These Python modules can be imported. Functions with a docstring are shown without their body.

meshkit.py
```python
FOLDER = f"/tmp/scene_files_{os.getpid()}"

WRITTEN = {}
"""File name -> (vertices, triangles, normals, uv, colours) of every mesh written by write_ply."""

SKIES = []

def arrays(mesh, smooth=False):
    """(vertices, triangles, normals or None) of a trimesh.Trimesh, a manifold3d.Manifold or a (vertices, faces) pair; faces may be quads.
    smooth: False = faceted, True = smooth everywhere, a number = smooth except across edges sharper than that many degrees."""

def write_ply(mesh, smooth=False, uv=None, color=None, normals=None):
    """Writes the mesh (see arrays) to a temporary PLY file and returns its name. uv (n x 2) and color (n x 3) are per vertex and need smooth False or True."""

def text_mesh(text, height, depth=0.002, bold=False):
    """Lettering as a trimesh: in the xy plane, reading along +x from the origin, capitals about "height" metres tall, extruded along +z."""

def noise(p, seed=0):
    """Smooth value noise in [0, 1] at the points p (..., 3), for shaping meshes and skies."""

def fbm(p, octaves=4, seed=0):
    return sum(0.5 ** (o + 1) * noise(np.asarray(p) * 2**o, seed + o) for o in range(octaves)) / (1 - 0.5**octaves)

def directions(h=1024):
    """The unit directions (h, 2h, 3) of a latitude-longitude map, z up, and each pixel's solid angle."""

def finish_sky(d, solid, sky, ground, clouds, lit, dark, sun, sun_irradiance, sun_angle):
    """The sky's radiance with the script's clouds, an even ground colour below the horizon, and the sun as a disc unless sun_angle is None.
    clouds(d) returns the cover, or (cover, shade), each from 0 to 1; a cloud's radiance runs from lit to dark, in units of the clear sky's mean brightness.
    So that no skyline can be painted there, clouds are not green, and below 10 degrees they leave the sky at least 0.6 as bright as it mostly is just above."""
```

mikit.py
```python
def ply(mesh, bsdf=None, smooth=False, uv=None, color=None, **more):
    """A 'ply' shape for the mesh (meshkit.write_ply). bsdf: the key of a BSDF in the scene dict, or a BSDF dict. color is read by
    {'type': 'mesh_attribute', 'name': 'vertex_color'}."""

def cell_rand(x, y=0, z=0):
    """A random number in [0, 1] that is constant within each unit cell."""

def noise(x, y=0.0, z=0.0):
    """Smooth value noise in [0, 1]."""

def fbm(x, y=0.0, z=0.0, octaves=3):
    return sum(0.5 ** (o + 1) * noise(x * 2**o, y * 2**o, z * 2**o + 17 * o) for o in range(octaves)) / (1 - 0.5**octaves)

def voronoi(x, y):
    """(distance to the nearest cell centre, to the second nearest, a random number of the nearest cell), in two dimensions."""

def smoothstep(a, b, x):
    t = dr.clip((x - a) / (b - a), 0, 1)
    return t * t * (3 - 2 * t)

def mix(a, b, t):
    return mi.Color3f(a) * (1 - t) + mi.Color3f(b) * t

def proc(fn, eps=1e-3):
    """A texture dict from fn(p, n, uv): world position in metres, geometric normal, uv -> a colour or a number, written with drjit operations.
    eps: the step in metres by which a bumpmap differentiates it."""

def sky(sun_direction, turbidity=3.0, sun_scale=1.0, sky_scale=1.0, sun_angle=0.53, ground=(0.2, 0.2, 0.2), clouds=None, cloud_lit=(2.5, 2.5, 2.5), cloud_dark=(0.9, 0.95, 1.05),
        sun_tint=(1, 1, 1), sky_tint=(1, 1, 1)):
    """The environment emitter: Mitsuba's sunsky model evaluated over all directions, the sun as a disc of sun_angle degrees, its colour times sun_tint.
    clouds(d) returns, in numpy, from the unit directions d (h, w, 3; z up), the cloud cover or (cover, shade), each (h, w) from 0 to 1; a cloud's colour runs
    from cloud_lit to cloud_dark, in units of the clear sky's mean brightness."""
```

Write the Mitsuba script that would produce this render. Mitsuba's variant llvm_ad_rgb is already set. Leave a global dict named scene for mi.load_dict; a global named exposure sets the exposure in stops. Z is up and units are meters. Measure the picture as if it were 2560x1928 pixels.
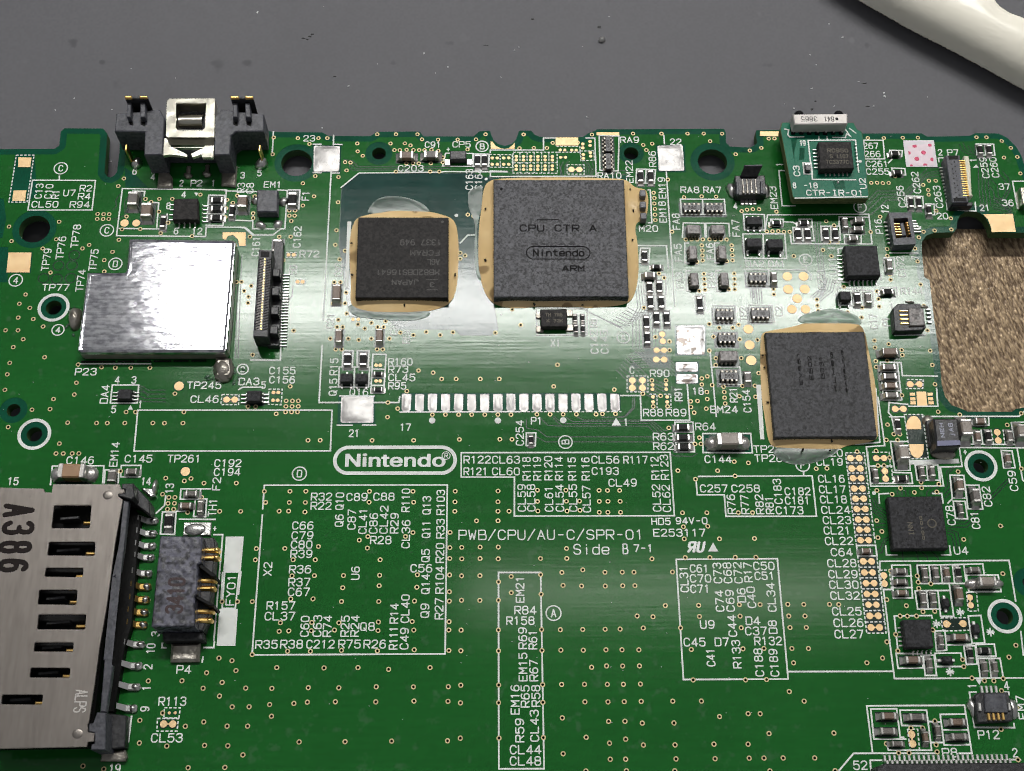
# A bare handheld-console circuit board lying on a grey work mat, photographed close up from the front.
# One unit here is one centimetre (the renderer's ray offset would swallow 0.3 mm parts at metre scale).
# Board frame: x right, y away, z up from the solder mask; the board rests slightly tilted on the mat,
# world() carries the board frame into the world, whose z = 0 is the mat.
import math, random
import numpy as np, trimesh, mitsuba as mi, drjit as dr, mikit, meshkit
from shapely.geometry import Polygon, Point, LineString, MultiPolygon, box as sbox
from shapely.ops import unary_union
from shapely import affinity, prepared, points as shp_points, contains as shp_contains
from scipy.spatial import Delaunay
from mikit import proc, noise, fbm, mix, smoothstep, cell_rand, voronoi
random.seed(7); rng = np.random.default_rng(7)
T = mi.ScalarTransform4f
TILT = math.atan(-.14)
CT, ST = math.cos(TILT), math.sin(TILT)
LIFT = (.095 + .14 * 2.45) * CT
def world(v):
    v = np.asarray(v, float)
    return np.stack([v[..., 0], v[..., 1] * CT - v[..., 2] * ST, v[..., 1] * ST + v[..., 2] * CT + LIFT], -1)
scene, labels = {}, {}
# ------------------------------------------------------------------ camera, lamps, exposure
CAM = np.array([-.1993, -3.9428, 9.1877])
FWD = np.array([.01993, .39428, -.91877]); UPV = np.array([.00015, .91896, .39436])
scene['camera'] = {'type': 'perspective', 'fov': 43.114, 'fov_axis': 'x', 'near_clip': .1, 'far_clip': 500.,
    'to_world': T().look_at(origin=world(CAM).tolist(), target=world(CAM + FWD).tolist(), up=(world(CAM + UPV) - world(CAM)).tolist())}
exposure = 0.0
AMBIENT = .20
LAMP1, LAMP2 = 62., 9.
scene['room_light'] = {'type': 'constant', 'radiance': {'type': 'rgb', 'value': [AMBIENT * .98, AMBIENT, AMBIENT * 1.04]}}
def lamp(name, x0, x1, y0, y1, z, rad, tint):
    # the glowing underside of a bar lamp, facing down
    v = world([[x0, y0, z], [x0, y1, z], [x1, y1, z], [x1, y0, z]])
    m = trimesh.Trimesh(v, [[0, 1, 2], [0, 2, 3]], process=False)
    scene[name] = mikit.ply(m, 'lamp_face', emitter={'type': 'area', 'radiance': {'type': 'rgb', 'value': [rad * t for t in tint]}})
scene['lamp_face'] = {'type': 'twosided', 'bsdf': {'type': 'diffuse', 'reflectance': {'type': 'rgb', 'value': .5}}}
lamp('bar_lamp', -12.5, 18.6, 18.6, 21.4, 38., LAMP1, (1, .99, .96))
lamp('bar_lamp_001', -1., 14., 7.3, 8.7, 38., LAMP2, (1, .97, .9))
labels['bar_lamp'] = {'label': 'long white bar lamp whose reflection glows across the board', 'category': 'lamp'}
labels['bar_lamp_001'] = {'label': 'short dim bar lamp reflected faintly in the lower green field', 'category': 'lamp'}

# ------------------------------------------------------------------ layout tables (board frame, 0.01 mm)
VIAS="483 -2874 -111 -2651 330 -2758 -466 -2667 -378 -2650 196 -2649 653 -2797 -851 -2667 761 -2874 492 -2649 759 -2797 652 -2689 330 -2516 -113 -2410 -379 -2410 -466 -2399 196 -2409 -1171 -2669 765 -2663 -703 -2396 651 -2542 886 -2703 -112 -2288 -378 -2288 -465 -2298 1093 -2876 490 -2407 765 -2542 197 -2287 -709 -2298 -969 -2400 1106 -2797 330 -2286 652 -2408 885 -2555 491 -2286 1105 -2703 -1486 -2669 766 -2407 -969 -2296 -595 -2164 652 -2287 -1250 -2398 885 -2406 -886 -2175 -112 -2048 -379 -2046 1106 -2555 765 -2287 -464 -2044 545 -2167 196 -2047 -1230 -2302 1376 -2797 330 -2045 -709 -2038 651 -2158 885 -2286 -1444 -2400 -1102 -2162 1375 -2700 1106 -2406 490 -2046 765 -2159 -1537 -2408 -112 -1899 -1865 -2753 -969 -2045 -378 -1899 -1443 -2300 -466 -1898 -1687 -2495 651 -2044 196 -1898 884 -2159 -1982 -2836 -715 -1898 330 -1899 -1340 -2163 -465 -1838 765 -2044 1612 -2795 -1705 -2415 -1847 -2561 1307 -2406 490 -1898 -1223 -2040 1427 -2513 -1973 -2692 -728 -1836 -970 -1900 885 -2045 1612 -2701 651 -1897 1748 -2881 -1697 -2304 1259 -2259 1714 -2795 -1846 -2429 -969 -1839 758 -1896 -245 -1684 -111 -1684 -1988 -2560 -377 -1683 -1442 -2046 -465 -1689 -2132 -2689 -1672 -2159 -2231 -2836 -715 -1687 -1279 -1895 -18 -1629 -1963 -2429 1629 -2494 197 -1641 -465 -1620 924 -1889 1847 -2795 -1250 -1843 -1879 -2301 -1603 -2045 1763 -2630 -971 -1690 -1443 -1899 1259 -2044 -110 -1548 1713 -2495 884 -1802 -700 -1586 -2151 -2531 357 -1576 -18 -1509 -245 -1502 -1443 -1840 -2057 -2355 -378 -1503 998 -1808 491 -1581 -465 -1496 -1603 -1900 196 -1496 1192 -1889 -1238 -1689 1629 -2260 -1956 -2179 -972 -1574 -2275 -2560 -2046 -2261 -1850 -2067 -698 -1494 663 -1582 -1671 -1903 -2390 -2692 351 -1480 2065 -2796 790 -1580 -1989 -2109 -1666 -1841 1091 -1727 -971 -1497 -112 -1377 -2175 -2301 -244 -1374 -1234 -1588 -377 -1376 503 -1461 -465 -1373 -1443 -1669 878 -1580 1778 -2259 197 -1375 664 -1480 2198 -2882 -2160 -2193 1333 -1807 389 -1375 1628 -2041 -2082 -2091 -1232 -1498 -244 -1288 790 -1479 -111 -1288 -378 -1290 1931 -2343 -465 -1292 -1603 -1669 -971 -1381 -2440 -2469 876 -1480 1332 -1726 -2579 -2670 2030 -2410 389 -1300 -2327 -2248 -1442 -1498 1778 -2039 1627 -1890 2216 -2629 -465 -1176 -2592 -2518 -1067 -1293 -791 -1206 1626 -1806 -1876 -1687 1157 -1479 -1603 -1499 -737 -1176 -2802 -2842 1980 -2142 1012 -1380 -1442 -1380 -271 -1088 -112 -1088 -1128 -1233 -1067 -1206 1627 -1722 -1983 -1687 1978 -2040 -2561 -2248 -1602 -1379 -112 -1014 -1424 -1280 -30 -1014 -431 -1014 -2092 -1687 183 -1013 1257 -1371 -2945 -2821 1777 -1722 2096 -2041 400 -1014 1978 -1890 -112 -941 -431 -941 496 -1008 182 -939 -1668 -1294 639 -1024 2574 -2704 -737 -943 1438 -1371 1977 -1806 703 -1024 397 -938 -1876 -1379 2096 -1890 1258 -1230 2651 -2766 495 -937 797 -1024 -111 -857 -430 -858 1978 -1721 183 -851 642 -939 -1067 -942 -744 -858 -1875 -1295 2094 -1807 706 -939 395 -851 2724 -2766 1624 -1370 1257 -1137 797 -939 2094 -1722 -1997 -1295 643 -853 -1067 -857 1518 -1230 -1537 -1017 706 -854 1776 -1370 797 -854 2503 -2144 2759 -2598 1438 -1133 1257 -1029 -1657 -1010 -1538 -943 -1727 -1010 2841 -2598 2281 -1722 -1656 -943 2920 -2760 1438 -1029 2920 -2712 1777 -1228 2619 -2111 -1539 -856 2347 -1723 -1657 -856 -1831 -942 2933 -2551 -2010 -1011 2664 -1996 1673 -1028 2735 -2060 -1846 -856 -96 -444 -402 -446 -4 -445 1779 -1029 -2164 -1010 -748 -452 1371 -766 2734 -1943 1242 -698 -1062 -452 -2058 -791 -2399 -1018 2783 -1809 2701 -1689 1542 -699 -2306 -902 -210 -243 -110 -243 -310 -243 -10 -243 -410 -243 1670 -741 2835 -1810 -1453 -451 -510 -243 188 -241 -610 -243 289 -241 -1545 -451 -2503 -993 389 -241 -951 -263 2838 -1734 2902 -1810 490 -241 -2549 -993 -2502 -948 -2298 -791 3006 -1911 641 -241 1385 -484 -2549 -948 1673 -627 690 -238 -876 -193 -2503 -902 1430 -484 2953 -1778 3191 -2174 3390 -2610 3238 -2255 790 -238 -2547 -902 3475 -2816 3190 -2125 2756 -1477 1193 -353 1779 -637 1422 -433 -2397 -755 -952 -143 -2445 -774 -2596 -877 3038 -1776 3324 -2274 2945 -1607 -809 -48 2947 -1561 3391 -2275 322 -8 2692 -1224 3435 -2344 2946 -1514 1083 -176 -2585 -751 -1637 -221 -245 54 -98 54 -431 54 3524 -2467 -1682 -221 -543 54 3038 -1573 1193 -176 -1728 -221 2727 -1177 3460 -2260 789 -36 -1634 -174 -1798 -236 1395 -228 -1681 -174 1008 -70 2699 -1093 -1728 -174 -610 106 -1636 -129 1373 -181 1144 -88 -1681 -129 2289 -684 -723 125 -1729 -129 1490 -195 1374 -134 1427 -131 2370 -682 3526 -2108 355 174 -1958 -176 -2016 -176 1083 42 1503 -115 -1705 -8 1639 -152 1193 42 -2925 -696 1504 -56 3589 -2024 2728 -857 1638 -104 1469 7 -2498 -311 1639 -56 2840 -887 1549 2 1753 -91 -1005 305 -1049 305 1472 58 1637 -12 1516 76 1878 -97 -2637 -311 -2499 -221 -559 429 2908 -840 -127 450 -1325 305 -460 454 -1370 305 -956 398 1784 -6 -769 429 2615 -547 2761 -660 -2725 -310 -669 457 -1097 398 3009 -873 -1195 387 -871 450 3328 -1239 2807 -660 1881 -4 73 518 -1277 398 1235 299 1589 173 3578 -1499 3069 -838 -1417 398 2760 -542 -1004 499 -1051 499 -1152 486 2857 -596 3070 -793 1593 230 -2581 -69 -2936 -310 1239 375 1131 413 -3252 -555 -991 550 3179 -870 1919 103 -1101 535 -2012 259 -1206 522 -2866 -220 -1324 499 1547 296 -1369 499 -3301 -555 6 654 -2936 -220 3203 -808 1793 232 -3068 -310 2849 -453 -3368 -555 -1362 561 -1707 467 -3422 -555 -3149 -310 -1299 617 2935 -453 2912 -406 1588 416 -3407 -476 3618 -1136 2959 -406 2874 -328 1794 394 1052 670 -1316 707 -1360 707 1639 494 -1410 706 1563 527 3363 -709 -3367 -307 1933 389 1746 494 -2793 148 -1311 802 1794 521 -2940 148 -1360 895 -3345 -76 -1409 895 -3059 148 -3513 -196 -2080 709 3016 -84 -3498 -113 -3165 152 -408 1109 -3341 22 1503 821 -2081 764 -369 1138 1227 937 1549 832 -3649 -201 3279 -222 -3808 -342 2844 155 -408 1162 1188 977 -2118 815 1549 880 2847 206 -2066 861 1742 835 1788 835 1550 928 -1375 1101 -3347 175 3443 -245 3848 -686 2937 209 -2145 897 1791 881 1550 975 -2183 894 2854 323 -1336 1180 2098 791 1793 929 3286 9 -1824 1092 2439 647 2858 384 2100 839 1502 1084 1794 978 -1416 1234 3063 258 2438 692 1548 1097 2967 353 3063 302 -3877 -37 1549 1143 2439 745 3797 -331 3288 173 1744 1090 -3612 237 2673 632 2779 586 1790 1099 1552 1189 -304 1504 -1413 1369 -3878 93 -349 1518 1792 1146 1550 1236 1423 1290 -1779 1308 3288 296 1469 1290 2793 673 1516 1290 1792 1193 -1871 1307 1315 1362 1562 1291 -3873 189 1617 1291 3922 -235 1793 1237 1662 1291 1710 1291 2932 683 -2107 1307 1756 1291 1184 1471 2667 860 -1783 1454 -3865 323 3290 473 -3659 501 -3798 391 1184 1522 2934 750 2291 1139 -1759 1504 -1802 1504 1187 1576 2930 820 -1412 1632 -1758 1553 -3849 468 -1805 1553 -3744 566 1184 1628 -1697 1600 -2094 1481 -2574 1312 2091 1367 -3945 468 -2097 1526 -3240 987 1187 1681 2597 1139 3291 691 2138 1368 -1611 1688 -3863 578 2534 1195 2185 1370 -2320 1490 -3784 663 2231 1364 1184 1731 2122 1417 3053 924 2278 1364 1433 1689 -587 1929 -3252 1090 1900 1558 -663 1929 3053 972 -2828 1338 -2320 1572 2592 1268 1579 1698 1945 1572 -947 1927 -3871 699 -3195 1165 1994 1576 -2269 1624 -2096 1688 -1419 1873 2659 1268 1699 1695 -1709 1812 3290 881 2045 1576 -3834 781 -2776 1435 -659 2009 -559 2019 -760 2008 -2318 1651 -807 2008 -862 2008 2186 1553 -2238 1693 -1611 1882 -1355 1938 1309 1858 -3156 1276 -2996 1376 -3664 977 -560 2067 3054 1143 -1326 2015 -3438 1196 -1371 2018 -3142 1373 -3389 1229 2649 1425 2588 1464 -599 2133 -355 2147 3059 1205 -2861 1539 -656 2143 -714 2139 -759 2139 -2540 1701 80 2161 -1227 2081 -806 2139 200 2164 -863 2142 -920 2138 3293 1092 310 2164 -965 2138 -832 2185 -1270 2124 -2765 1659 2943 1364 -3119 1493 359 2215 -880 2205 -284 2247 -438 2244 -999 2203 -603 2243 -2870 1659 -2934 1630 570 2219 -737 2245 -3260 1469 3288 1211 1144 2147 -1277 2202 -3305 1469 -204 2298 116 2297 -3755 1195 -2983 1658 -3261 1514 -3353 1469 -3658 1280 -776 2296 -3306 1514 1120 2197 -956 2295 -1975 2094 -1113 2294 -3355 1516 692 2299 1196 2210 -1676 2195 3333 1315 -1529 2254 3039 1509 -1603 2254 1039 2310 -1775 2253 -3656 1442 3379 1367 1893 2109 1280 2311 -1977 2258 -4013 1262 1686 2237 3472 1379 -3218 1780 2015 2146 1500 2312 -3179 1853 1637 2313 2114 2173 3611 1389 1793 2313 -4052 1396 3003 1833 3052 1834 3511 1566 3622 1494 2185 2265 3100 1831 2233 2266 3149 1832 3469 1720 3210 1896 3470 1765 3436 1814 3489 1855 3546 1855 3027 2275 3163 2276 3324 2279 3453 2280 4270 1929 4156 2085 3953 2286 4270 2091 4038 2286 4230 2182 4163 2250"
TEXT="""R2 -3478 1758 103 0 60
R4 -3482 1681 104 0 60
U7 -3607 1713 101 0 60
CL50 -3791 1604 218 0 60
R94 -3509 1603 164 0 60
6 -3098 1921 42 0 60
4 -2943 1869 39 0 60
2 -2704 1809 33 0 60
P2 -2581 1809 98 0 60
1 -2443 1810 21 0 60
3 -2209 1887 42 0 60
5 -2072 1910 42 0 60
4 -2676 1701 41 0 60
8 -2789 1593 40 0 60
6 -2705 1359 40 0 60
12 -2537 1357 87 0 60
C13 -3857 1729 143 90 60
C10 -3777 1727 140 90 60
R1 -3718 1698 85 90 60
R3 -2213 1766 97 90 60
C8 -2140 1763 103 90 60
TP78 -3505 1309 215 90 60
TP76 -3610 1201 212 90 60
TP79 -3711 1093 203 90 60
TP75 -3337 1091 197 90 60
C161 -2053 1217 181 90 60
EM1 -1955 1798 147 0 60
23 -1680 2250 100 0 60
C91 -645 2192 136 0 60
CP5 -405 2196 155 0 60
+ -516 2146 32 0 60
C203 -825 1959 213 0 60
R72 -1619 1148 160 0 60
F1 -1680 1691 91 90 60
C162 -1726 1305 199 90 60
C163 -338 1853 202 90 60
C164 -262 1854 202 90 60
50 -1742 1003 86 90 60
C92 -1379 1007 126 90 60
RA9 1007 2247 162 0 60
22 1395 2229 99 0 60
RA10 824 1895 200 0 60
RA8 1485 1759 158 0 60
RA7 1671 1759 152 0 60
M20 1124 1391 157 0 60
4 1850 1606 35 0 60
EM22 992 1934 220 90 60
R86 1190 2058 158 90 60
EM18 1248 1547 204 90 60
EM19 1255 1777 208 90 60
FA8 1354 1457 155 90 60
FA7 1839 1396 161 90 60
FA5 1353 1168 164 90 60
FA6 1613 1181 152 90 60
FA3 1351 917 143 90 60
FA4 1604 918 143 90 60
C267 3018 2196 179 0 60
C266 3021 2114 188 0 60
C261 3073 2017 190 0 60
C255 3070 1942 198 0 60
2 3622 2133 41 0 60
P7 3730 2133 99 0 60
1 3891 2057 25 90 60
37 4113 1799 96 0 60
36 4117 1643 100 0 60
21 3917 1594 84 0 60
20 3554 1515 97 0 60
1 2253 2008 31 90 60
DA2 1968 1065 154 0 60
DA1 2145 1065 139 0 60
R144 3211 823 184 0 60
EM23 2173 1686 219 90 60
C256 3236 1701 209 90 60
C262 3378 1836 211 90 60
C263 3544 1699 215 90 60
C259 3974 1984 208 90 60
C260 4057 1987 202 90 60
P16 3015 1415 138 90 60
12 3087 1579 85 90 60
C172 3152 1042 187 90 60
7 3276 1123 35 90 60
C251 2491 928 190 90 60
U11 2598 1050 157 90 60
8 2614 909 37 90 60
1 2605 1212 29 90 60
TP77 -3606 843 215 0 60
TP74 -3417 904 196 90 60
P23 -3280 114 167 0 60
4 -3032 45 44 0 60
3 -2905 45 46 0 60
5 -3032 -198 43 0 60
TP245 -2364 1 264 0 60
CL46 -2350 -115 217 0 60
1 -2835 -158 21 0 60
DA4 -3114 -75 156 90 60
DA3 -2023 32 160 0 60
5 -1910 3 44 0 60
C155 -1773 124 205 0 60
C156 -1770 47 201 0 60
R160 -865 199 191 0 60
R73 -880 135 157 0 60
CL45 -851 66 210 0 60
R95 -884 -4 141 0 60
Q16 -1176 -57 146 0 60
21 -1199 -395 81 0 60
17 -813 -346 86 0 60
R15 -1378 157 145 90 60
Q15 -1377 -15 146 90 60
C21 -1423 552 133 90 60
R69 -823 412 115 90 60
C31 -924 480 110 90 60
C141 -1062 600 179 0 60
C142 647 369 203 90 60
C143 726 369 203 90 60
R8 647 534 72 90 60
X1 344 360 79 0 60
R90 1147 101 153 0 60
C 932 127 44 0 60
R88 1079 -228 156 0 60
R89 1256 -228 161 0 60
R91 1282 -75 117 90 60
18 1435 -49 90 0 60
R21 1708 -81 128 90 60
C154 1807 -133 191 90 60
EM24 1625 -202 213 0 60
P1 185 -295 87 0 60
1 867 -306 21 0 60
C254 56 -394 208 90 60
R64 1473 -343 158 0 60
R63 1147 -425 161 0 60
R62 1144 -502 159 0 60
C144 1551 -607 206 0 60
TP2 1841 614 129 90 60
C2 2125 639 90 90 60
TP255 1961 -527 273 0 60
TP260 1961 -600 269 0 60
CL20 2401 -558 207 0 60
CL19 2395 -631 204 0 60
C17 2870 551 133 90 60
P1 2970 549 82 90 60
+ 3439 -553 33 0 60
CL16 2395 -765 203 0 60
CL17 2393 -849 203 0 60
CL18 2393 -928 203 0 60
CL24 2401 -1010 219 0 60
CL23 2402 -1089 212 0 60
CL21 2394 -1169 200 0 60
CL22 2401 -1249 212 0 60
C64 2410 -1334 161 0 60
CL28 2403 -1417 217 0 60
CL29 2402 -1500 217 0 60
CL30 2400 -1578 217 0 60
CL32 2400 -1659 217 0 60
CL25 2400 -1774 216 0 60
CL26 2403 -1857 218 0 60
CL27 2398 -1939 212 0 60
U4 3294 -1324 106 0 60
C78 3256 -1054 154 90 60
C82 3552 -907 159 90 60
C81 3435 -1091 139 90 60
C59 3767 -784 163 90 60
C183 1981 -864 200 90 60
C182 2130 -864 197 0 60
C181 2122 -936 188 0 60
C173 2056 -1012 208 0 60
R81 1910 -971 142 90 60
R82 1836 -964 157 90 60
R77 1726 -966 151 90 60
R76 1625 -963 156 90 60
C257 1503 -840 209 0 60
C258 1742 -841 217 0 60
R117 926 -611 187 0 60
CL56 699 -611 213 0 60
C193 695 -701 205 0 60
CL49 822 -794 215 0 60
R118 104 -681 188 90 60
R119 183 -681 188 90 60
R120 267 -677 195 90 60
R114 347 -681 188 90 60
R115 445 -683 185 90 60
R116 547 -683 185 90 60
CL59 65 -911 217 90 60
CL58 135 -910 215 90 60
CL61 267 -919 203 90 60
CL54 347 -914 213 90 60
CL55 447 -912 218 90 60
CL57 547 -921 211 90 60
R112 1070 -680 185 90 60
R123 1142 -672 202 90 60
CL52 1070 -914 216 90 60
CL62 1143 -917 215 90 60
Side 570 -1307 265 0 78
B 819 -1305 56 0 78
7-1 952 -1300 144 0 58
HD5 1093 -1096 146 0 53
94V-0 1320 -1091 238 0 53
E253117 1224 -1183 388 0 58
CL31 1238 -1532 198 90 60
C61 1354 -1454 139 0 60
C70 1358 -1528 157 0 60
C71 1350 -1605 144 0 60
C73 1484 -1488 156 90 60
C68 1558 -1487 158 90 60
C72 1634 -1486 161 90 60
R17 1708 -1483 149 90 60
C50 1828 -1436 158 0 60
C51 1827 -1510 148 0 60
C74 1485 -1696 158 90 60
C69 1561 -1694 163 90 60
D6 1647 -1653 108 90 60
C40 1717 -1669 159 90 60
CL34 1862 -1669 215 90 60
C44 1563 -1877 159 90 60
U9 1385 -1866 107 0 60
D4 1714 -1840 105 0 60
C37 1731 -1914 159 0 60
D8 1854 -1886 101 90 60
C45 1285 -1992 158 0 60
D7 1480 -1991 104 0 60
C41 1393 -2101 130 90 60
R133 1579 -2079 203 90 60
C188 1733 -2138 202 90 60
EM21 45 -1605 198 90 60
R84 81 -1757 159 0 60
R158 45 -1833 204 0 60
R69 60 -1959 157 90 60
EM15 60 -2163 202 90 60
R61 132 -1970 140 90 60
R67 135 -2188 153 90 60
EM16 2 -2390 207 90 60
R65 73 -2367 157 90 60
R58 148 -2365 153 90 60
CL43 135 -2569 219 90 60
R59 32 -2600 163 90 60
CL44 71 -2729 218 0 60
CL48 70 -2805 217 0 60
R122 -267 -609 207 0 60
CL63 -50 -610 212 0 60
R121 -278 -702 183 0 60
CL60 -51 -702 211 0 60
PWB/CPU/AU-C/SPR-01 277 -1196 1362 0 75
R32 -1420 -899 159 0 60
R22 -1420 -970 157 0 60
C89 -1158 -902 158 0 60
C88 -958 -900 160 0 60
C66 -1546 -1121 159 0 60
C79 -1545 -1196 160 0 60
C80 -1547 -1266 158 0 60
R39 -1545 -1336 162 0 60
R36 -1547 -1451 162 0 60
R37 -1548 -1546 160 0 60
C67 -1547 -1618 159 0 60
R157 -1670 -1717 206 0 60
CL37 -1672 -1794 218 0 60
R28 -971 -1233 158 0 60
C56 -670 -1446 161 0 60
Q10 -1285 -934 138 90 60
Q6 -1282 -1084 99 90 60
C87 -1190 -1076 158 90 60
CL41 -1108 -1088 199 90 60
C86 -1029 -1106 162 90 60
CL42 -953 -1078 219 90 60
R29 -875 -1105 159 90 60
R110 -796 -928 184 90 60
CL36 -789 -1188 218 90 60
Q13 -640 -968 144 90 60
Q11 -641 -1153 133 90 60
Q5 -642 -1351 101 90 60
Q14 -638 -1563 150 90 60
Q9 -639 -1758 107 90 60
R103 -537 -945 197 90 60
R33 -536 -1148 152 90 60
R20 -537 -1332 152 90 60
R104 -536 -1534 204 90 60
R27 -537 -1744 157 90 60
X2 -1782 -1447 104 90 60
U6 -1147 -1481 102 90 60
C60 -1491 -1868 153 90 60
C63 -1402 -1866 158 90 60
R74 -1331 -1868 155 90 60
R25 -1205 -1868 155 90 60
R24 -1135 -1868 155 90 60
Q8 -1045 -1871 107 0 60
R111 -858 -1954 167 90 60
R14 -858 -1779 147 90 60
C49 -781 -1959 157 90 60
CL40 -780 -1743 209 90 60
R35 -1754 -1996 161 0 60
R38 -1577 -1995 163 0 60
C212 -1373 -1996 203 0 60
R75 -1168 -1996 161 0 60
R26 -989 -1997 161 0 60
C145 -2802 -598 207 0 60
TP261 -2462 -598 250 0 60
C146 -3234 -610 207 0 60
C192 -2133 -634 203 0 60
C194 -2133 -704 198 0 60
15 -3709 -774 84 0 60
14 -2728 -776 75 0 60
EM14 -2985 -564 198 90 60
13 -2549 -833 79 90 60
F2 -2204 -797 103 90 60
TH1 -2218 -981 137 90 60
FY01 -2036 -1602 228 90 60
+ -2189 -1143 32 0 60
P4 -2321 -2170 104 0 60
R113 -2380 -2390 194 0 60
CL53 -2394 -2637 218 0 60
3 -2543 -1917 39 90 60
10 -2567 -2022 76 90 60
2 -2573 -2150 38 90 60
1 -2569 -2298 18 90 60
9 -2565 -2441 38 90 60
19 -2728 -2839 81 0 60
C189 1840 -2141 198 90 60
R132 1812 -1986 201 0 60
P12 3296 -2646 153 0 60
P8 3007 -2766 110 0 60
52 2375 -2847 101 0 60
2 3461 -2769 42 0 60
1 3230 -2310 40 90 60
4 3474 -2309 40 0 60
EM7 3557 -2461 164 90 60"""
RINGS="""C -3707 1949 59 0
C -3262 1363 58 0
D -3160 1056 57 0
B -232 2176 55 0
B -233 2178 56 0
E 2383 1103 56 0
F 2882 1597 56 0
F 2189 -654 56 0
D -1594 -718 57 0
A 284 -1779 58 0
A 877 408 53 0
4 -3928 907 57 0
2 -2079 135 47 0
4 -3539 471 51 0
B 401 -468 56 90"""
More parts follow.
